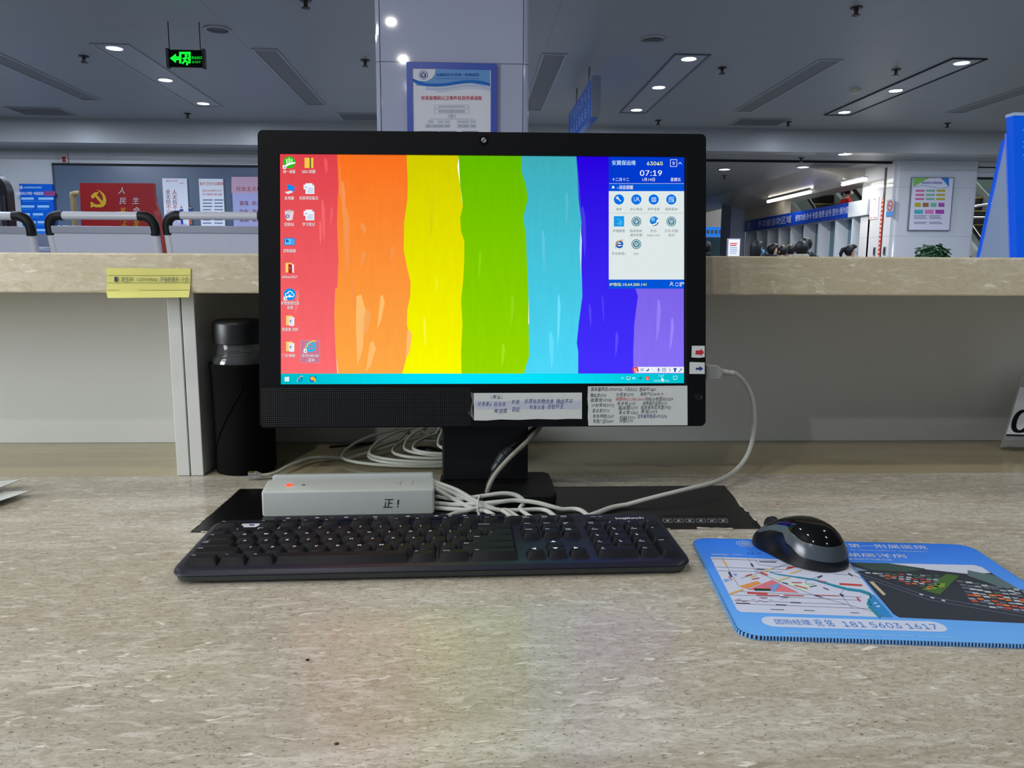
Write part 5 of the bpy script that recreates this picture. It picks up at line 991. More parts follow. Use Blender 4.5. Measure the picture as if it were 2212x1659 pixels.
for i_ in range(len(rrp)):
    a_, b_ = V(rrp[i_] + (0,)), V(rrp[(i_ + 1) % len(rrp)] + (0,)); n_ = max(1, int((b_ - a_).length / .0012))
    per += [a_.lerp(b_, k / n_) for k in range(n_)]
N_ = len(per)
for i_ in range(N_):
    a_, b_ = per[i_], per[(i_ + 1) % N_]; d_ = (b_ - a_).normalized(); o_ = V((d_.y, -d_.x, 0)); w_ = .0007 if i_ % 2 else .0002
    o2 = [a_ + o_ * w_, b_ + o_ * w_, b_ - o_ * .0012, a_ - o_ * .0012]
    mb.add([pf(p.x, p.y, .0004) for p in o2] + [pf(p.x, p.y, PTH + (.0002 if i_ % 2 else .0)) for p in o2], [(0, 1, 5, 4), (1, 2, 6, 5), (4, 5, 6, 7), (2, 3, 7, 6), (3, 0, 4, 7)], m_st if i_ % 2 == 0 else m_st2)
mb.build('stitched_edge', mp)

MA = V((-.40, .9165, 0)).normalized(); MR = V((MA.y, -MA.x, 0)); MC = V((.3115, .6885, TOP + PTH))
def mo(x, y, z): return MC + MR * x + MA * y + V((0, 0, z))
ML = .0985
ms = thing('mouse', MC, 'glossy black wireless mouse with a dark grey band on the blue pad', 'mouse')
m_sh = mat('mouse_gloss', (7, 8, 10), 0.07, spec=.6); m_band = mat('mouse_grey', (70, 78, 86), 0.22); m_base = mat('mouse_side', (12, 14, 20), 0.28)
def lerp_tab(tab, a):
    for (a0, v0), (a1, v1) in zip(tab, tab[1:]):
        if a <= a1: u = (a - a0) / (a1 - a0); u = u * u * (3 - 2 * u); return v0 + (v1 - v0) * u
    return tab[-1][1]
def mrim(th):                                   # plan outline, rear at -90 degrees
    ca, sa = math.cos(th), math.sin(th); e = 2.5; r = (abs(ca / .0305) ** e + abs(sa / (ML / 2)) ** e) ** (-1 / e)
    x, y = r * ca, r * sa; x *= 1 - .10 * math.exp(-((y - .010) / .018) ** 2) - .06 * max(0, y / .05)
    return x, y
def mht(y): return .0378 - .0185 * max(0, (y + .006) / .055) ** 1.5 - .004 * max(0, (-y - .02) / .03) ** 2
def mpt(th, s):                                 # s = 0 foot, 1 crown
    rho = max(.0, 1 - s * s) ** (1 / 3.0); x, y = mrim(th); x *= rho; y = -.006 + (y + .006) * rho
    return mo(x, y, .0015 + (mht(y) - .0015) * s)
LO = [(0, .24), (40, .27), (66, .46), (90, .66), (120, .66), (150, .52), (180, .46)]; HI = [(0, .60), (40, .63), (66, .74), (90, .83), (120, .82), (150, .74), (180, .70)]
def ang(th): d_ = abs((math.degrees(th) + 90) % 360); return min(d_, 360 - d_)
NTH = 72
def mpart(f0, f1, m, name, nf, cap=False, dent=0.0):
    mb = MB(); loops = []
    for k in range(nf + 1):
        l_ = []
        for i_ in range(NTH):
            th = 2 * PI * i_ / NTH; a_ = ang(th); s0, s1 = f0(a_), f1(a_); u = k / nf; s = s0 + (s1 - s0) * (u if not cap else 1 - (1 - u) ** 1.6); p = mpt(th, min(s, .99995))
            if dent: p = p + (mo(0, -.006, 0) - V((p.x, p.y, TOP + PTH))).normalized() * dent * math.sin(PI * min(1, u * 1.05)) * math.exp(-((a_ - 95) / 34) ** 2)
            l_.append(p)
        loops.append(l_)
    mb.loft(loops, m, False, cap); return mb.build(name, ms, 60)
lo = lambda a: lerp_tab(LO, a); hi = lambda a: lerp_tab(HI, a)
mpart(lambda a: 0, lo, m_base, 'side_grip', 8, dent=.0032); mpart(lo, hi, m_band, 'grey_band', 6); mpart(hi, lambda a: 1, m_sh, 'top_shell', 16, True)
mb = MB().loft([[mo(x * k_, y * k_, z) for x, y in (mrim(2 * PI * i_ / 48) for i_ in range(48))] for k_, z in ((.93, .0), (.97, .0006), (1.0, .0018))], m_base, True, False); mb.build('foot_plate', ms, 50)
wy = .0335; wz = mht(wy) - .0092
w_ = MB(); w_.lathe([(.0088, -.0032), (.0096, -.0022), (.0096, .0022), (.0088, .0032)], mo(0, wy, wz), mat('wheel_rubber', (14, 14, 16), .5), 26, ax=MR); w_.build('scroll_wheel', ms, 40)
MB().add([mo(s_ * .0003, y, .0015 + (mht(y) - .0015) * (1 - min(1, abs((y + .006) / (ML / 2 + .006))) ** 3.0) ** .5 + .0003) for y in (.016, .0225, .043, .046) for s_ in (-1, 1)], [(0, 1, 3, 2), (4, 5, 7, 6)], m_dark).build('button_gap', ms)

# ------------------------------------------------------------------ card reader
m_rd = mat('reader_putty', (178, 184, 182), .42, noise=.03, nscale=120)
RA, RB = pt(567, 1117), pt(938, 1110); rdir = (RB - RA).normalized(); rn = V((-rdir.y, rdir.x, 0)); rl = (RB - RA).length
def rf(x, y, z): return RA + rdir * x + rn * y + V((0, 0, z + .0008))
rd = thing('card_reader', rf(rl / 2, .025, 0), 'pale grey magnetic card reader with a red light behind the keyboard', 'card reader')
def rbox(prof, x0, x1, name, inset=.0012):
    mb = MB(); loops = []
    cy = sum(p[0] for p in prof) / len(prof); cz = sum(p[1] for p in prof) / len(prof)
    for x, k in ((x0, .93), (x0 + inset, .985), (x0 + inset * 2.2, 1), (x1 - inset * 2.2, 1), (x1 - inset, .985), (x1, .93)): loops.append([rf(x, cy + (p[0] - cy) * k, cz + (p[1] - cz) * k) for p in prof])
    mb.loft(loops, m_rd); return mb
mb = rbox([(0, 0), (0, .0255), (.0008, .0272), (.0026, .0281), (.030, .0322), (.0335, .0318), (.0335, 0)], 0, rl, 'case')
F = Fr(lambda x, y, l: rf(x, -.00015 * l - .0001, y))
mb.hand(F, '正', rl * .695, .0125, .0135, mat('marker_ink', (16, 16, 26), .5), 2, None, .05); mb.line(F, [(rl * .790, .0165), (rl * .786, .0105)], .0013, mat('marker_ink', (0, 0, 0)), 2); mb.disc(F, rl * .785, .0085, .0008, mat('marker_ink', (0, 0, 0)), 2)
FT = Fr(lambda x, y, l: rf(x, y, .0281 + (y - .0026) * .1496 + .00012 * l))
pk_ = ink((96, 100, 104)); mb.line(FT, [(rl * .76, .018), (rl * .785, .018)], .0006, pk_); mb.line(FT, [(rl * .80, .0125), (rl * .795, .0125), (rl * .80, .0225), (rl * .815, .0225)], .0005, pk_); mb.line(FT, [(rl * .86, .0225), (rl * .875, .0225), (rl * .87, .0125), (rl * .865, .0125)], .0005, pk_); mb.disc(FT, rl * .90, .018, .0007, pk_)
mb.ring(FT, rl * .225, .0165, .001, .0021, ink((52, 60, 66)), 1, 10); mb.build('case', rd, 40)
rbox([(.0375, 0), (.0375, .0345), (.0385, .0358), (.047, .0352), (.0485, .0335), (.0485, 0)], .0035, rl - .002, 'rear_wall').build('rear_wall', rd, 40)
MB().box((.003, .0335, .0), (rl - .003, .0376, .012), mat('slot_dark', (70, 72, 72), .6), rf).build('slot_floor', rd)
mb = MB(); c_ = FT.fn(rl * .142, .0165, 0); mb.ball(c_, (.0036, .0036, .0022), glow('led_red', (255, 60, 40), 3.0), 14, 8); mb.build('indicator_light', rd, 60)

# ------------------------------------------------------------------ cables
m_cab = mat('cable_putty', (190, 192, 186), .4); m_cab2 = mat('cable_greyish', (150, 148, 136), .45); m_cabk = mat('cable_black', (14, 15, 17), .45); m_net = mat('network_cable', (188, 192, 180), .4)
def cab(pts, r=.0026, n=8): return [pY(x, y, Y) for x, y, Y in pts], r
cb = thing('usb_cable', pY(1100, 1095, .83), 'pale grey cable bundled behind the keyboard and plugged into the monitor side', 'cable')
mb = MB()
for pts in ([(934, 1040, .862), (985, 1058, .85), (1030, 1083, .838), (1075, 1102, .832), (1095, 1109, .832)], [(934, 1046, .858), (1000, 1074, .845), (1060, 1098, .833), (1120, 1107, .832), (1176, 1110, .832)], [(934, 1052, .855), (980, 1078, .845), (1020, 1098, .835), (1050, 1110, .83)],
            [(934, 1070, .855), (985, 1078, .846), (1040, 1072, .846), (1085, 1066, .85), (1115, 1070, .85), (1132, 1084, .845), (1124, 1101, .835)], [(934, 1086, .850), (985, 1090, .842), (1035, 1088, .838), (1080, 1084, .838), (1115, 1081, .842), (1160, 1086, .838), (1205, 1098, .833), (1250, 1109, .832)],
            [(934, 1098, .845), (985, 1102, .838), (1030, 1106, .834), (1080, 1105, .834)], [(946, 1126, .800), (985, 1112, .824), (1020, 1100, .832), (1060, 1090, .838), (1085, 1083, .842)]):
    p_, r_ = cab(pts)
    if pts[-1][1] > 1097 and pts[-1][0] < 1135 or pts[-1][1] > 1106: p_ += [pt(pts[-1][0] + 30, 1121, .0038), pt(pts[-1][0] + 55, 1129, .0038)]
    mb.tube([V((p.x, p.y, max(p.z, TOP + .0037))) for p in spline(p_, 8)], .0026, m_cab, 8)
p_, _q = cab([(1250, 1127, .795), (1290, 1114, .818), (1330, 1098, .84), (1400, 1078, .855), (1480, 1058, .875), (1545, 1041, .905), (1590, 1015, .935), (1618, 975, .955), (1629, 920, .955), (1626, 865, .95), (1610, 828, .945), (1590, 808, .935), (1578, 804, .932)])
mb.tube([V((p.x, p.y, max(p.z, TOP + .0040))) for p in spline(p_, 8)], .0029, m_cab, 10); mb.build('cord', cb, 60)
PYp = .925
def pq(x, y): return pY(x, y, PYp)
mb = MB(); o_ = [pq(1523, 788), pq(1549, 789), pq(1558, 796), pq(1558, 812), pq(1549, 819), pq(1523, 818)]
mb.loft([[p + V((0, -.004, 0)) for p in o_], [p + V((0, .004, 0)) for p in o_]], m_cab); mb.build('plug', cb, bevel=.0012)
mb = MB(); ax = (pq(1584, 807) - pq(1558, 803))
for k in range(5): mb.lathe([(.0042 - k * .00022, 0), (.0042 - k * .00022, .0016)], pq(1558, 803) + ax * (k / 5.0), m_cab, 12, ax=ax)
mb.lathe([(.0030, 0), (.0027, ax.length)], pq(1558, 803), m_cab, 10, ax=ax); mb.build('strain_relief', cb, 40)
tie = [pY(1034, 1112, .827), pY(1031, 1097, .829), pY(1033, 1080, .835), pY(1037, 1071, .842), pY(1040, 1074, .849), pY(1041, 1088, .845)]
mb = MB().tube(spline(tie, 5), .0009, mat('tie_white', (200, 202, 204), .4), 6); mb.box(tuple(pY(1034, 1111, .827) - V((.0016, .0015, .0015))), tuple(pY(1034, 1111, .827) + V((.0016, .0015, .0015))), mat('tie_white', (0, 0, 0))); meta(mb.build('cable_tie'), 'thin white cable tie round the pale cable bundle', 'cable tie')
# cables hanging in front of the stand
gp = [pY(1170, 918, .952), pY(1158, 935, .920), pY(1130, 962, .908), pY(1100, 990, .896), pY(1072, 1022, .884), pY(1058, 1046, .878), pY(1052, 1064, .876), pY(1050, 1070, .875)]
meta(MB().tube(spline(gp, 8), .0029, m_cab2, 8).build('power_lead', smooth=60), 'dull grey lead running down across the monitor stand', 'cable')
t = thing('adapter_lead', pY(1080, 1000, .90), 'black lead with a bulky inline connector on the monitor stand', 'cable')
bp = [pY(1164, 918, .952), pY(1148, 930, .930), pY(1120, 953, .917), pY(1104, 966, .914)]; MB().tube(spline(bp, 6), .0026, m_cabk, 8).build('cord', t, 60)
a_, b_ = pY(1104, 966, .914), pY(1066, 1020, .912); d_ = b_ - a_; L_ = d_.length
MB().lathe([(.0028, 0), (.0052, L_ * .08), (.0075, L_ * .3), (.0072, L_ * .31), (.0080, L_ * .33), (.0078, L_ * .62), (.0070, L_ * .64), (.0072, L_ * .66), (.0060, L_ * .95), (.0046, L_)], a_, mat('connector_black', (34, 38, 42), .4), 16, ax=d_).build('connector', t, 40)
bp = [b_, pY(1060, 1032, .910), pY(1052, 1048, .907), pY(1046, 1058, .903)]; MB().tube(spline(bp, 6), .0024, m_cabk, 8).build('tail_cord', t, 60)
# coil of network cable at the back
t = thing('network_cable', V((-.09, 1.09, TOP)), 'coil of thin pale network cable with clear plug behind the monitor', 'cable')
pts = []; NT = 7; cxn, cyn = -.075, 1.085
for i_ in range(NT * 26 + 1):
    a_ = PI * .62 - 2 * PI * i_ / 26; k = i_ / 26.0; wob = math.sin(k * 2.6); rx = .118 - .011 * k + .010 * wob; ry = .066 - .004 * k + .006 * math.cos(k * 3.1)
    yy = cyn + ry * math.sin(a_) + .004 * math.sin(k * 1.9); zz = .004 + .0035 * k * .8 + .026 * max(0, (math.sin(a_) + .1)) ** 1.3 * (1.0 - .6 * (k % 2 > 1))
    pts.append(V((cxn + .010 * k * .9 + rx * math.cos(a_), yy, TOP + zz)))
tail = [pY(562, 1027, .985) , pY(592, 1023, .992), pY(625, 1006, 1.02), pY(665, 991, 1.06), pY(705, 988, 1.075), pY(750, 991, 1.082)]
tail = [V((p.x, p.y, max(p.z, TOP + .0022))) for p in tail]
pts[0:3] = []
mb = MB().tube(spline(tail, 8) + spline([tail[-1], (tail[-1] + pts[0]) / 2 + V((0, -.002, 0)), pts[0]], 4)[1:] + pts[1:], .0024, m_net, 7); mb.build('cord', t, 60)
a_, b_ = pY(537, 1026, .983), pY(563, 1027, .985); a_.z = max(a_.z, TOP + .0055); b_.z = max(b_.z, TOP + .005); d_ = (b_ - a_); dn_ = d_.normalized(); sd = V((-dn_.y, dn_.x, 0)).normalized(); up_ = dn_.cross(sd) * -1
m_clear = mat('clear_plastic', (236, 240, 240), .08, trans=.75, ior=1.49)
cr = lambda s_, w2, h2: [a_ + d_ * s_ + sd * x_ + V((0, 0, z_)) for x_, z_ in ((-w2, -h2), (w2, -h2), (w2, h2), (-w2, h2))]
MB().loft([cr(0, .0055, .004), cr(.75, .0055, .004), cr(.78, .0045, .0032), cr(1, .004, .003)], m_clear).build('plug', t, bevel=.0005)
mb = MB()
for k in range(8): x_ = -.0042 + k * .0012; mb.box((x_ - .0003, 0, 0), (x_ + .0003, .007, .0006), mat('contact_gold', (214, 190, 120), .25, .9), lambda x, y, z: a_ + sd * x + dn_ * y + V((0, 0, z + .0037)))
mb.build('contacts', t)
# loose black strip lying at the back
a_, b_ = pt(712, 968), pt(806, 960); meta(MB().tube([a_ + V((0, 0, .002)), b_ + V((0, 0, .002))], .002, m_cabk, 6).build('stylus'), 'thin black stick lying behind the network cable coil', 'stick')
a_, b_ = pt(900, 972, .004), pt(975, 982, .004)
MBk = MB().tube(spline([a_, a_.lerp(b_, .4) + V((0, .01, 0)), b_, b_ + V((.06, 0, 0))], 6), .0055, m_cabk, 8); meta(MBk.build('black_lead', smooth=60), 'short thick black lead inside the network cable coil', 'cable')

# ------------------------------------------------------------------ bottle
bc = V(((pY(470, 1000, 1.04).x + pY(595, 1000, 1.04).x) / 2, 1.04, TOP)); hs = .1475; hl0 = pY(480, 741, 1.04).z - TOP; hl1 = pY(520, 704, 1.0).z - TOP + .006
bt = thing('bottle', bc, 'glass bottle in a black fabric sleeve with black lid beside the white divider', 'bottle')
m_slv = mat('sleeve_cloth', (7, 7, 8), .9, spec=.15, noise=.2, nscale=500, bump=.2); m_lid = mat('lid_black', (26, 28, 32), .38); m_gls = mat('bottle_glass', (235, 240, 242), .02, trans=.95, ior=1.45)
MB().lathe([(.030, 0), (.0375, .001), (.0395, .006), (.0395, .04), (.0400, .10), (.0408, .138), (.0415, .142), (.0418, .146), (.041, .1478), (.0385, .1478), (.0380, .140)], bc, m_slv, 48, cap1=False).build('sleeve', bt, 50)
MB().lathe([(.034, .003), (.0375, .008), (.0375, .146), (.0365, .153), (.0330, .158), (.0312, .160), (.0312, .1625), (.0325, .1632), (.0325, .1645), (.0312, .1652), (.0312, hl0 + .004), (.0290, hl0 + .004), (.029, .160), (.0350, .150), (.0352, .010), (.02, .006)], bc, m_gls, 48).build('glass', bt, 40)
MB().lathe([(.0335, hl0), (.0350, hl0 + .001), (.0352, hl0 + .004), (.0350, hl1 - .006), (.0335, hl1 - .002), (.030, hl1), (.01, hl1 + .0004)], bc, m_lid, 48).build('lid', bt, 45)
mb = MB(); lp = []
for k in range(9): a_ = math.radians(-40 - k * 9); lp.append(bc + V((.0403 * math.cos(a_ - .6), .0403 * math.sin(a_ - .6), .118 - .011 * k)))
mb.tube(lp, .0007, m_slv, 6).build('seam', bt)

# ------------------------------------------------------------------ number card and loose papers
t = thing('number_card', V((.88, 1.12, TOP)), 'clear acrylic stand holding a white card numbered 0', 'number card')
A0, A1 = pt(2160, 968), pY(2206, 812, 1.155); crx = V((1, -.16, 0)).normalized()
cup = (A1 - A0); cn = crx.cross(cup).normalized()
def cf2(x, y, z): return A0 + crx * x + cup * y + cn * z
m_acr = mat('acrylic', (238, 242, 242), .05, trans=.85, ior=1.49)
MB().box((-.001, 0.0, -.001), (.14, 1.0, .002), m_acr, cf2).build('holder', t, bevel=.0006)
MB().box((0, 0.0, .002), (.14, .025, .03), m_acr, cf2).build('foot', t)
nf = [(2166, 945), (2194, 845)]
mb = MB().box((.002, .17, .0022), (.135, .84, .0026), mat('card_white', (226, 230, 234), .6), cf2); F = Fr(lambda x, y, l: cf2(x, y / cup.length, .0030))
ch = cup.length; mb.text(F, '0', .006, ch * .40, .062, mat('card_ink', (14, 14, 24), .5), 1, 'l', .035); mb.rect(F, .002, ch * .165, .135, ch * .19, mat('card_ink', (0, 0, 0)), 1)
mb.build('card', t)
def sheet(pts, z, label, name='paper_sheet', crv=.0):
    q_ = [pt(x, y, 0) for x, y in pts]; mb = MB(); rows = []
    for i_ in range(7):
        u = i_ / 6; a_ = q_[0].lerp(q_[3], u); b_ = q_[1].lerp(q_[2], u); rows.append([a_.lerp(b_, k / 6) + V((0, 0, z + crv * (k / 6) ** 2)) for k in range(7)])
    mb.loft(rows, m_paper, False, False, False); mb.loft([[p - V((0, 0, .0006)) for p in r_] for r_ in rows], m_paper, False, False, False); mb.keep = 1
    return meta(mb.build(name, smooth=60), label, 'paper')
sheet([(-260, 1062), (69, 1072), (-40, 1108), (-330, 1096)], .001, 'lower loose white sheet at the desk edge with a lifted corner', crv=.006)
sheet([(-250, 1052), (48, 1055), (-60, 1098), (-330, 1088)], .0035, 'upper loose white sheet lying on another sheet at the desk edge', crv=.008)

# ------------------------------------------------------------------ waiting chairs beyond the counter (high backs, seen from behind)
m_cp = mat('chair_panel', (206, 210, 228), .4, noise=.03, nscale=20); m_ct = mat('chair_tube', (216, 219, 228), .3); m_ck = mat('chair_corner_black', (20, 21, 24), .5); m_cg = mat('chair_trim', (168, 174, 190), .35, .3)
CY = 3.7
def chair(pxl, pxr, label):
    """pxl, pxr: outer sides of the back at handrail height"""
    x0, x1 = pY(pxl, 468, CY).x, pY(pxr, 468, CY).x; zt = pY((pxl + pxr) / 2, 466, CY).z; zp = pY((pxl + pxr) / 2, 494, CY).z
    t = thing('waiting_chair', ((x0 + x1) / 2, CY + .3, 0), label, 'chair', 'high backed waiting chairs behind the counter')
    lean = lambda z: CY + (zt - z) * .22                       # back leans towards the counter at the top
    def pt_(x, z, dy=0): return V((x, lean(z) + dy, z))
    r = .019
    for s_, xa_ in ((1, x0), (-1, x1)):
        c_ = [pt_(xa_ + s_ * .09, zt), pt_(xa_ + s_ * .058, zt - .002), pt_(xa_ + s_ * .034, zt - .018), pt_(xa_ + s_ * .024, zt - .045), pt_(xa_ + s_ * .024, zt - .085)]
        MB().tube(spline(c_, 5), r * 1.18, m_ck, 10).build('corner_cap', t, 60)
        MB().tube([pt_(xa_ + s_ * .024, zt - .08), pt_(xa_ + s_ * .030, .42)], r, m_ct, 10).build('back_post', t, 60)
        MB().tube([V((xa_ + s_ * .030, lean(.42), .43)), V((xa_ + s_ * .035, lean(.42) - .05, .02))], r, m_ct, 10).build('leg', t, 60)
        MB().tube([V((xa_ + s_ * .03, lean(.42) + .50, .40)), V((xa_ + s_ * .03, lean(.42) + .53, .02))], r, m_ct, 10).build('leg', t, 60)
        MB().tube(spline([pt_(xa_ + s_ * .03, .68), V((xa_ + s_ * .03, lean(.6) + .25, .67)), V((xa_ + s_ * .03, lean(.42) + .48, .64)), V((xa_ + s_ * .02, lean(.42) + .50, .42))], 5), r * .9, m_ct, 8).build('armrest', t, 60)
    MB().tube([pt_(x0 + .06, zt), pt_(x1 - .06, zt)], r, m_ct, 10).build('top_rail', t, 60)
    MB().box((x0 + .03, -.012, .50), (x1 - .03, .012, zp - .02), m_cp, lambda x, y, z: pt_(x, z, y)).build('back_panel', t, bevel=.004)
    MB().box((x0 + .025, -.018, zp - .022), (x1 - .025, .016, zp + .012), m_cg, lambda x, y, z: pt_(x, z, y)).build('panel_trim', t, bevel=.003)
    MB().box((x0 + .03, lean(.42) + .01, .40), (x1 - .03, lean(.42) + .52, .46), m_cp).build('seat', t, bevel=.02)
chair(-178, 72, 'white high backed waiting chair cut off by the picture edge')
chair(92, 342, 'white high backed waiting chair in front of the red board')
chair(347, 600, 'white high backed waiting chair partly behind the monitor, in front of the wall posters')
zz = pY(88, 541, CY + .1).z
t = thing('link_bar', (pY(82, 541, CY + .1).x, CY + .1, zz), 'short shiny bar joining two of the white waiting chairs', 'bar')
MB().tube([(pY(58, 541, CY + .12).x, CY + .12, zz), (pY(112, 541, CY + .12).x, CY + .12, zz)], .02, mat('bar_chrome', (210, 214, 230), .15, .7), 10).build('tube', t, 60); MB().box((pY(60, 530, CY + .16).x, CY + .15, zz + .02), (pY(110, 530, CY + .16).x, CY + .17, zz + .08), m_cg).build('bracket', t)

# red board with the gold emblem
RY = 6.2
t = thing('red_board', (pY(255, 450, RY).x, RY, 0), 'red board with gold hammer and sickle emblem and vertical sayings', 'sign')
m_rb = mat('board_red', (168, 24, 30), .4, noise=.05, nscale=6); gd = mat('emblem_gold', (232, 190, 50), .4); rw = ink((226, 222, 232))
o_ = [(172, 395), (332, 396), (333, 418), (336, 436), (341, 452), (346, 470), (356, 480), (372, 490), (392, 500), (392, 620), (176, 620), (175, 470)]
pts = [pY(x, y, RY) for x, y in o_]
mb = MB().loft([pts, [p + V((0, .04, 0)) for p in pts]], m_rb); F = pixframe(V((0, RY, 0)), V((0, -1, 0)), .0015)
sick = [(209, 410), (216, 412), (223, 417), (228, 424), (230, 432), (229, 440), (225, 446), (219, 448), (208, 448), (201, 446), (198, 449), (195, 446), (197, 443), (195, 437), (199, 436), (203, 440), (210, 442), (216, 441), (220, 437), (223, 430), (221, 422), (216, 415)]
mb.poly(F, sick, gd, 1); mb.poly(F, [(196, 424), (204, 416), (212, 415), (214, 418), (209, 420), (228, 442), (224, 446), (206, 425), (201, 430)], gd, 2)
for c_, x, y, m_ in (('人', 264, 412, rw), ('民', 266, 434, rw), ('至', 266, 455, gd), ('上', 269, 482, gd), ('生', 294, 434, rw), ('命', 295, 455, rw), ('至', 295, 483, gd), ('上', 297, 504, gd)):
    mb.text(F, c_, x, y, 16 if m_ is rw else 13, m_, 2, shear=.12)
    if m_ is gd: mb.ring(F, x, y, 8.4, 9.0, ink((196, 90, 40)), 2, 22)
mb.build('panel', t)
bl = [pY(172, 418, RY + .08), pY(160, 419, RY + .08), pY(157, 426, RY + .08), pY(162, 480, RY + .08), pY(172, 640, RY + .08)]
bl[-1].z = .02; mb = MB().tube(spline(bl, 6), .022, mat('stand_beige', (176, 160, 116), .4), 8); mb.build('stand_tube', t, 60)
x_ = pY(392, 500, RY).x - .1; MB().tube([(x_, RY + .08, 1.0), (x_, RY + .08, .02)], .022, mat('stand_beige', (0, 0, 0)), 8).build('stand_tube', t, 60)
MB().box((pY(165, 500, RY).x, RY - .2, 0), (x_ + .05, RY + .35, .03), mat('stand_beige', (0, 0, 0))).build('base_plate', t)
# red ribbon tail showing between two chairs
a_ = [pY(341, 466, 4.8), pY(346, 500, 4.78), pY(350, 520, 4.77), pY(352, 546, 4.76)]
mb = MB(); mb.loft([[p + V((-.016, 0, 0)), p + V((.016, 0, 0)), p + V((.016, .012, 0)), p + V((-.016, .012, 0))] for p in [pY(339, 455, 4.8)] + a_ + [a_[-1] + V((.01, 0, -.75)), a_[-1] + V((.012, 0, -1.0 + .0))]], m_rb)
zmin = min(p.z for p in mb.v); mb.v = [V((p.x, p.y, p.z if p.z > .7 else max(.0, p.z))) for p in mb.v]
mb.v = [V((p.x, p.y, 0.0 if p.z < .25 else p.z)) for p in mb.v]
meta(mb.build('red_post'), 'slim dark red post standing between two white waiting chairs', 'post')
# black framed machine at the picture edge
KY_ = 5.4
t = thing('ticket_machine', (pY(-40, 450, KY_).x, KY_ + .2, 0), 'tall machine in a rounded black frame at the picture edge', 'machine')
a_, b_ = pY(-150, 367, KY_), pY(26, 560, KY_); x0_, x1_ = a_.x, b_.x; zt_ = a_.z
m_mk = mat('machine_black', (16, 18, 24), .45); m_mg = mat('machine_screen', (112, 128, 124), .2)
mb = MB(); ob = rr(x0_, 0, x1_, zt_, .14, 8); ib = rr(x0_ + .10, .08, x1_ - .075, zt_ - .26, .03, 8)
mb.loft([[V((x, KY_ + y_, z)) for x, z in ob] for y_ in (0, .10)], m_mk); mb.build('housing', t, 40, bevel=.01)
MB().prism(rr(x0_ + .12, .75, x1_ - .085, zt_ - .17, .02), KY_ - .012, KY_ + .01, m_mg, lambda x, y, z: V((x, z, y))).build('screen', t)
MB().box((x0_ + .30, KY_ - .02, zt_ - .105), (x1_ - .14, KY_, zt_ - .09), ink((150, 156, 176))).build('name_strip', t); MB().tube([(x1_ - .035, KY_ - .01, zt_ - .16), (x1_ - .035, KY_ - .01, .1)], .03, mat('machine_post', (70, 74, 84), .2, .6), 12).build('side_tube', t, 60)

# ------------------------------------------------------------------ blue totem near the counter
TY = 3.0
fl_t, fl_b = pY(2188.5, 250, TY), pY(2197, 553, TY); d_ = fl_b - fl_t; k_ = fl_t.z / (fl_t.z - fl_b.z); FLB = fl_t + d_ * k_; FLB.z = 0
t = thing('totem_sign', FLB + V((.4, .2, 0)), 'tall blue totem sign with a pale sloping side beyond the ledge', 'sign')
m_tb = mat('totem_blue_glow', (0, 86, 222), .3, emit=.45); m_ts = mat('totem_side', (198, 222, 255), .35)  # glow added to brighten the blue front, no backlight known
wd_ = .62; th_ = .04
f_ = [fl_t, fl_t + V((wd_, 0, 0)), FLB + V((wd_, 0, 0)), FLB]
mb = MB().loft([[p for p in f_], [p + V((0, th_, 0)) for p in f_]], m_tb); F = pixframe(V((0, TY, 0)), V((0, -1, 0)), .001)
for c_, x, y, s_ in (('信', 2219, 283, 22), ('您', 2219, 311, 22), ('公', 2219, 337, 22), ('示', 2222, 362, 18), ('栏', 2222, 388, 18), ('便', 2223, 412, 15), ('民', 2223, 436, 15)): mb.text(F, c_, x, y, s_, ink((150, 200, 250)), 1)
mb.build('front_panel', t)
MB().box((fl_t.x, TY - .005, fl_t.z), (fl_t.x + wd_, TY + th_ + .005, fl_t.z + .012), m_ts).build('top_cap', t)
bt_, bb_ = pY(2172, 302, TY + .22), pY(2117, 553, TY + .55); sl = (bb_ - bt_); kk = bt_.z / (bt_.z - bb_.z); BB = bt_ + sl * kk; BB.z = 0
s0 = [fl_t + V((0, th_, -.06)), bt_, BB, FLB + V((0, th_, 0))]
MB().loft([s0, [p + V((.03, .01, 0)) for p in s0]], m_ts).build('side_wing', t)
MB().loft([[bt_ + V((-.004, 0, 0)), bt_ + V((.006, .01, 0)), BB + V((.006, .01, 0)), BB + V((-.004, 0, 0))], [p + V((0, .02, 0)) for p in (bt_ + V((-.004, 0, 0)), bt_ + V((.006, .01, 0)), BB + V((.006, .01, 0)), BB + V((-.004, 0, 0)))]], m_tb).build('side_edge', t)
# ------------------------------------------------------------------ potted plant
PLY = 9.0; pc = pY(2013, 553, PLY)
t = thing('potted_plant', (pc.x, PLY, 0), 'bushy green plant in a pot below the coloured poster', 'plant')
m_leaf = mat('leaf_green', (30, 74, 34), .45, noise=.25, nscale=8); zt_ = pY(2012, 522, PLY).z
MB().lathe([(.15, 0), (.17, .02), (.21, .42), (.22, .46), (.20, .46), (.19, .40)], (pc.x, PLY, 0), mat('pot_white', (190, 192, 196), .3), 28).build('pot', t, 40)
mb = MB()
for k in range(9): a_ = k * .7; mb.tube(spline([(pc.x, PLY, .40), (pc.x + .05 * math.cos(a_), PLY + .05 * math.sin(a_), .7), (pc.x + .14 * math.cos(a_), PLY + .14 * math.sin(a_), zt_ - .15 - .03 * (k % 3))], 4), .008, mat('stem_green', (50, 66, 34), .6), 6)
mb.build('stem', t)
mb = MB(); rp = random.Random(3)
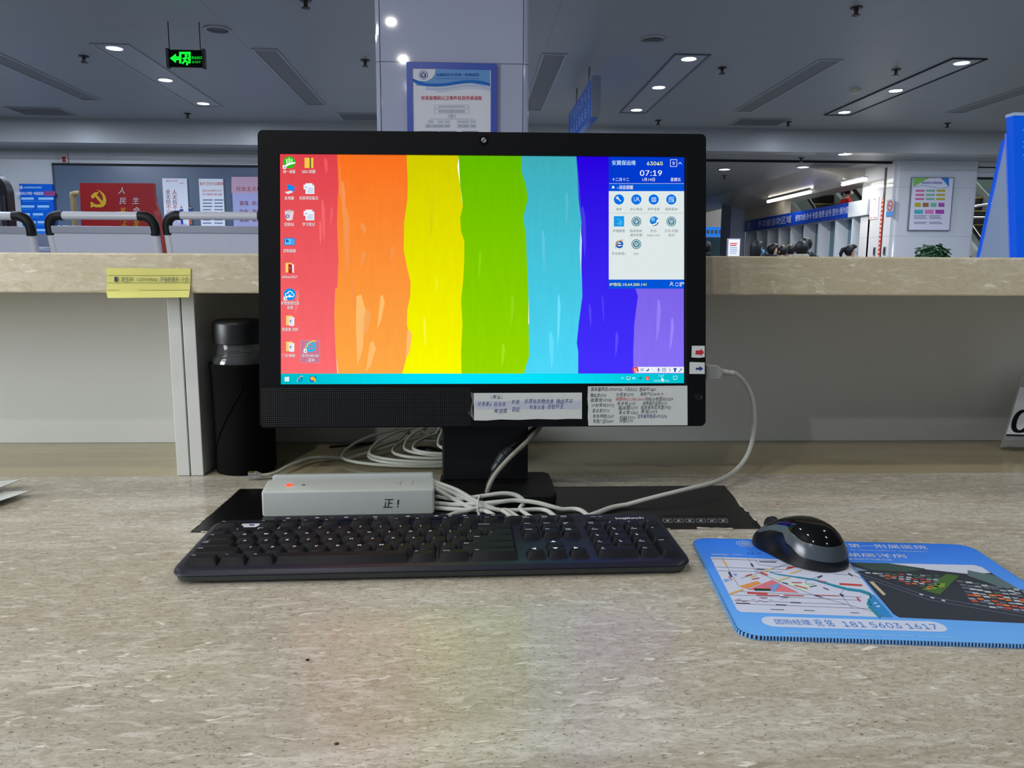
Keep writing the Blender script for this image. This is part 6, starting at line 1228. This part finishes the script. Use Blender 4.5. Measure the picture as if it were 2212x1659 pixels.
for k in range(420):
    a_ = rp.uniform(0, 2 * PI); el = rp.uniform(-.5, 1) ; rad = rp.uniform(.55, 1); c_ = V((pc.x + .215 * rad * math.cos(a_) * math.cos(el * 1.2), PLY + .21 * rad * math.sin(a_) * math.cos(el * 1.2), zt_ - .22 + .21 * rad * math.sin(el * 1.2)))
    n_ = (c_ - V((pc.x, PLY, zt_ - .3))).normalized(); d1_ = V((rp.uniform(-1, 1), rp.uniform(-1, 1), rp.uniform(-.6, .5))).normalized(); d1_ = (d1_ - n_ * d1_.dot(n_) * .7).normalized(); d2_ = n_.cross(d1_).normalized(); l_ = rp.uniform(.035, .06)
    mb.add([c_ - d1_ * l_, c_ - d1_ * l_ * .2 + d2_ * l_ * .42 + n_ * .006, c_ + d1_ * l_ * .9 - n_ * .012, c_ - d1_ * l_ * .2 - d2_ * l_ * .42 + n_ * .006], [(0, 1, 2, 3)], m_leaf)
mb.build('foliage', t)

# ------------------------------------------------------------------ escalators
m_ss = mat('brushed_steel', (176, 180, 186), .25, .8); m_es = mat('escalator_dark', (30, 33, 36), .5); m_eg = mat('balustrade_glass', (196, 214, 212), .08, trans=.45); m_hr = mat('handrail_black', (20, 20, 22), .4); m_pnl = mat('truss_panel', (222, 226, 230), .25, .1)
def escalator(xc, y_at, z_at, slope, label, y0, y1, w=.62):
    sl_ = math.tan(math.radians(slope)); zs = lambda y: z_at + (y - y_at) * sl_ - .95          # step line below the rail line
    t = thing('escalator', (xc, y0, 0), label, 'escalator')
    n_ = int((y1 - y0) / .4); mb = MB()
    for k in range(n_):
        y = y0 + k * .4; z = zs(y + .4)
        if z > -.1: mb.box((xc - w, y, z - .5), (xc + w, y + .4, z), m_es); mb.box((xc - w, y - .005, z - .025), (xc + w, y + .02, z), mat('step_edge', (150, 140, 60), .5))
    mb.build('steps', t)
    q_ = lambda x, dz: [V((x, y, max(-.0, zs(y) + dz))) for y in (y0, y1)]
    for s_ in (-1, 1):
        x = xc + s_ * (w + .06); a_, b_ = q_(x, -.55), q_(x, .12); MB().loft([[p + V((-.05, 0, 0)) for p in (a_[0], a_[1], b_[1], b_[0])], [p + V((.05, 0, 0)) for p in (a_[0], a_[1], b_[1], b_[0])]], m_pnl).build('skirt_panel', t)
        a_, b_ = q_(x, .12), q_(x, .90); MB().loft([[p + V((-.006, 0, 0)) for p in (a_[0], a_[1], b_[1], b_[0])], [p + V((.006, 0, 0)) for p in (a_[0], a_[1], b_[1], b_[0])]], m_eg).build('balustrade', t)
        a_ = q_(x, .95); MB().tube(a_, .04, m_hr, 10).build('handrail', t, 60); a_ = q_(x, .88); MB().tube(a_, .022, m_ss, 8).build('rail_trim', t, 60)
escalator(9.0, 18.9, 2.72, 34, 'escalator with steel trim rising behind the kiosk bays', 15.2, 23.0)
escalator(11.4, 16.75, 2.42, 40, 'escalator with glass sides seen past the white pier', 13.9, 20.5)
# steel guard rail at the foot of the second escalator
t = thing('guard_rail', (11.0, 15.0, 0), 'steel guard rail at the foot of the escalator past the pier', 'railing')
a_ = pY(2098, 447, 15.0); MB().tube([(a_.x, 15.0, 0), (a_.x, 15.0, a_.z)], .035, m_ss, 10).build('post', t, 60)
e0, e1 = pY(2060, 425, 15.4), pY(2142, 441, 15.0); MB().tube([e0, a_, e1], .028, m_ss, 10).build('handrail', t, 60)
mb = MB(); a2, a3 = pY(2098, 470, 15.0), pY(2140, 470, 15.0); mb.tube([a2, a3], .02, m_ss, 8); mb.build('mid_rail', t, 60)

# ------------------------------------------------------------------ people
SK = mat('skin', (204, 164, 140), .55); HB = mat('hair_black', (14, 13, 14), .5, noise=.2, nscale=60); EW = mat('eye_dark', (20, 16, 14), .3)
def skinmesh(name, nodes, edges, m, parent, sub=2):
    me = bpy.data.meshes.new(name); o0 = WL[parent.name]; me.from_pydata([tuple(V(p) - o0) for p, r in nodes], edges, []); me.materials.append(m)
    o = bpy.data.objects.new(name, me); C.objects.link(o); o.parent = parent; WL[o.name] = o0
    bm = bmesh.new(); bm.from_mesh(me); bm.verts.layers.skin.verify(); bm.to_mesh(me); bm.free(); lay = me.skin_vertices[0]
    for i_, (p, r) in enumerate(nodes): lay.data[i_].radius = r if isinstance(r, tuple) else (r, r)
    lay.data[0].use_root = True
    md = o.modifiers.new('skin', 'SKIN'); md.use_smooth_shade = True
    if sub: o.modifiers.new('sub', 'SUBSURF').levels = sub; o.modifiers['sub'].render_levels = sub
    return o
def person(x, y, z0, hgt, face, label, coat, trousers=(40, 44, 56), mask=None, hair='short', bow=0.0, lift=0.25, hood=None, inner=None, group=None, hold=None):
    """standing figure: face = heading in degrees (0 = +x), bow = head lean, lift = how far the hands reach forward"""
    k = hgt / 1.65; a_ = math.radians(face); fx, fy = math.cos(a_), math.sin(a_); rx, ry = math.sin(a_), -math.cos(a_)
    t = thing('person', (x, y, z0), label, 'person', group)
    def Q(f, r_, z): return (x + (fx * f + rx * r_) * k, y + (fy * f + ry * r_) * k, z0 + z * k)
    hb = bow * .10
    nodes = [(Q(0, 0, .90), (.11 * k, .13 * k)), (Q(0.0, 0, 1.08), (.10 * k, .12 * k)), (Q(.01 + hb * .4, 0, 1.28), (.10 * k, .14 * k)), (Q(.0 + hb * .8, 0, 1.40), (.045 * k, .05 * k)), (Q(.015 + hb * 1.2, 0, 1.46), (.052 * k, .055 * k)), (Q(.02 + hb * 1.5, 0, 1.555), (.075 * k, .068 * k)), (Q(.015 + hb * 1.7, 0, 1.62), (.055 * k, .05 * k))]
    edges = [(i_, i_ + 1) for i_ in range(6)]
    for s_ in (-1, 1):
        b = len(nodes); nodes += [(Q(hb * .4, s_ * .17, 1.34), .052 * k), (Q(-.01 + lift * .35, s_ * .22, 1.08), .040 * k), (Q(lift * 1.0, s_ * .17, .98 + lift * .22), .030 * k), (Q(lift * 1.0 + .08, s_ * .16, .98 + lift * .25), (.022 * k, .036 * k)), (Q(lift * 1.0 + .15, s_ * .155, .97 + lift * .25), (.012 * k, .022 * k)), (Q(lift + .09, s_ * .115, .99 + lift * .25), .010 * k)]
        edges += [(2, b), (b, b + 1), (b + 1, b + 2), (b + 2, b + 3), (b + 3, b + 4), (b + 3, b + 5)]
        b = len(nodes); nodes += [(Q(0, s_ * .09, .82), .082 * k), (Q(.02, s_ * .10, .48), .058 * k), (Q(-.02, s_ * .10, .10), .036 * k), (Q(.04, s_ * .105, .035), .034 * k), (Q(.14, s_ * .11, .028), .028 * k)]
        edges += [(0, b), (b, b + 1), (b + 1, b + 2), (b + 2, b + 3), (b + 3, b + 4)]
    skinmesh('body', nodes, edges, SK, t)
    cm = mat('cloth_%02x%02x%02x' % coat, coat, .8, noise=.08, nscale=20); tm = mat('cloth_%02x%02x%02x' % trousers, trousers, .8)
    n2 = [(Q(0, 0, .80), (.145 * k, .175 * k)), (Q(0, 0, 1.05), (.135 * k, .165 * k)), (Q(.01 + hb * .4, 0, 1.27), (.13 * k, .175 * k)), (Q(.0 + hb * .7, 0, 1.385), (.075 * k, .085 * k))]; e2 = [(0, 1), (1, 2), (2, 3)]
    for s_ in (-1, 1):
        b = len(n2); n2 += [(Q(hb * .4, s_ * .18, 1.33), .074 * k), (Q(-.01 + lift * .35, s_ * .23, 1.08), .060 * k), (Q(lift * .97, s_ * .175, .98 + lift * .22), .046 * k)]; e2 += [(2, b), (b, b + 1), (b + 1, b + 2)]
    skinmesh('jacket', n2, e2, cm, t)
    n3 = [(Q(0, 0, .86), (.125 * k, .15 * k))]; e3 = []
    for s_ in (-1, 1):
        b = len(n3); n3 += [(Q(0, s_ * .09, .80), .095 * k), (Q(.02, s_ * .10, .48), .075 * k), (Q(-.01, s_ * .10, .09), .060 * k)]; e3 += [(0, b), (b, b + 1), (b + 1, b + 2)]
    skinmesh('trousers', n3, e3, tm, t, 1)
    for s_ in (-1, 1):
        mb = MB(); prof = [(-.075, .030, .050), (-.05, .046, .085), (.0, .050, .095), (.06, .052, .070), (.13, .054, .058), (.18, .044, .046), (.205, .018, .026)]
        mb.loft([[V(Q(f_, s_ * .108 + w_ * c_, max(0, hh_ * d_))) for c_, d_ in ((-1, 0), (-1, .45), (-.6, .95), (0, 1.05), (.6, .95), (1, .45), (1, 0))] for f_, w_, hh_ in prof], mat('shoe_black', (24, 24, 28), .5)); mb.build('shoe', t, 50)
    hc = V(Q(.02 + hb * 1.5, 0, 1.555)); FX = V((fx, fy, -.25 * bow)).normalized(); RX = V((rx, ry, 0)); UX = RX.cross(FX).normalized()
    if UX.z < 0: UX = -UX
    def hp(f, r_, u): return hc + (FX * f + RX * r_ + UX * u) * k
    mb = MB()
    def hairfn(p):
        f, r_, u = p.x, p.y, p.z
        if f > 0 and u < .055: f *= .30 if u < .03 else .62                      # open at the face
        if hair == 'long' and f < .03 and u < 0: u *= 2.5; r_ *= 1.05
        return (FX * f + RX * r_ + UX * u) * k
    mb.ball(hc + (FX * -.012 + UX * .022) * k, (.118, .104, .110), HB, 18, 12, hairfn)
    if hair == 'tail': mb.tube([hp(-.10, 0, .05), hp(-.15, 0, .02), hp(-.165, 0, -.06), hp(-.15, 0, -.13)], [.03 * k, .036 * k, .03 * k, .01 * k], HB, 10)
    mb.build('hair', t, 60)
    mb = MB()
    for s_ in (-1, 1): mb.ball(hp(.082, s_ * .030, .012), (.010 * k, .010 * k, .007 * k), EW, 8, 6)
    mb.build('eyes', t, 60); MB().ball(hp(.092, 0, -.012), (.012 * k, .011 * k, .018 * k), SK, 8, 6).build('nose', t, 60)
    for s_ in (-1, 1): MB().ball(hp(.0, s_ * .078, -.005), (.014 * k, .010 * k, .026 * k), SK, 8, 6).build('ear', t, 60)
    if mask:
        mb = MB(); rows = []
        for u, rr_ in ((.0, .074), (-.02, .088), (-.045, .090), (-.07, .074), (-.085, .055)): rows.append([hp(math.cos(b_) * rr_ * 1.12 + .012, math.sin(b_) * rr_ * .92, u) for b_ in [(-1.35 + 2.7 * i_ / 12) for i_ in range(13)]])
        mb.loft(rows, mat('mask_%d' % mask[0], mask, .7), False, False, False); mb.keep = 1; mb.build('face_mask', t, 60)
    if hood: 
        mb = MB(); lp = []
        for u, ro in ((0, .06), (.03, .085), (.06, .09), (.085, .07)): lp.append([hp(-.02 + math.cos(2 * PI * i_ / 16) * ro * 1.2, math.sin(2 * PI * i_ / 16) * ro * 1.35, -.155 + u) for i_ in range(16)])
        mb.loft(lp, mat('hood_%d' % hood[0], hood, .85), True, False); mb.build('collar', t, 60)
    return t
def at_head(px, py, Y, hgt, *a, **kw):                                             # figure whose crown shows at this pixel
    p = pY(px, py, Y); k = p.z / hgt if p.z > .5 else 1; return person(p.x, Y, 0, p.z / 1.02, *a, **kw)
at_head(1630, 520, 10.2, 1.5, 8, 'woman with long black hair, blue mask and mauve coat behind the ledge', (128, 104, 118), (40, 40, 52), (96, 176, 222), 'long', .3, .2)
at_head(1659, 526, 12.0, 1.5, -20, 'person with dark cap of hair just behind the masked woman', (38, 40, 50), (34, 36, 46), None, 'short', .6, .15, (34, 34, 40))
at_head(1688, 529, 12.6, 1.5, 60, 'person with short black hair bending at the middle kiosk bay', (54, 44, 46), (40, 40, 50), None, 'short', .9, .3)
at_head(1712, 527, 13.4, 1.5, 120, 'person with black hair and bright blue top seen from behind', (40, 58, 190), (34, 38, 60), None, 'short', .3, .25)
at_head(1742, 513, 11.4, 1.6, 70, 'tallest person with black hair in a dark coat before the kiosks', (24, 26, 32), (30, 30, 36), None, 'short', .4, .25)
at_head(1733, 520, 9.6, 1.5, 80, 'person in dark grey green jacket with pale collar, back turned', (52, 60, 58), (36, 38, 44), None, 'short', .1, .2, (176, 166, 148))
at_head(1760, 541, 10.4, 1.45, 100, 'person in a white coat with the back turned, head bent', (206, 206, 206), (50, 52, 60), None, 'short', 1.2, .2, (224, 224, 222))
at_head(1824, 528, 11.0, 1.5, -25, 'person with black ponytail and tan jacket looking down beside the kiosks', (142, 98, 66), (50, 46, 48), None, 'tail', .7, .25)
at_head(1526, 518, 10.5, 1.5, 170, 'person in dark clothes half hidden by the monitor edge', (34, 34, 42), (30, 30, 40), None, 'short', .2, .1, (28, 28, 34))
ep = pY(1826, 405, 18.2); zsp = 2.72 + (18.2 - 18.9) * math.tan(math.radians(34)) - .95
ysp = 15.2 + int((18.2 - 15.2) / .4) * .4; zst = 2.72 + (ysp + .4 - 18.9) * math.tan(math.radians(34)) - .95
person(ep.x, ysp + .2, zst, ep.z - zst - .0, 0, 'person in a red jacket and mask riding the escalator', (214, 36, 34), (30, 30, 40), (222, 226, 236), 'tail', .5, .28)
for px, Y in ((1757, 12.86),): pass
light('lobby_lamp', (12.6, 17.0, 5.6), 260, .5, NEUT); light('lobby_lamp', (10.5, 22.0, 5.0), 160, .5, NEUT)

# crumbs lying on the desk
for (x, y), c, nm, lb in (((664, 1427), (16, 14, 16), 'crumb', 'tiny black crumb on the stone desk in front of the keyboard'), ((727, 1608), (96, 60, 44), 'crumb', 'tiny brown crumb close to the front of the stone desk'), ((1679, 1090), (206, 70, 120), 'paper_scrap', 'tiny pink scrap on the desk behind the mouse')):
    p = pt(x, y); mb = MB(); mb.ball(p + V((0, 0, .0006)), (.0014, .0009, .0006), mat('crumb_%d' % c[0], c, .8), 8, 5, lambda q_: q_ * random.uniform(.8, 1.2)); meta(mb.build(nm), lb, 'crumb' if nm == 'crumb' else 'scrap')
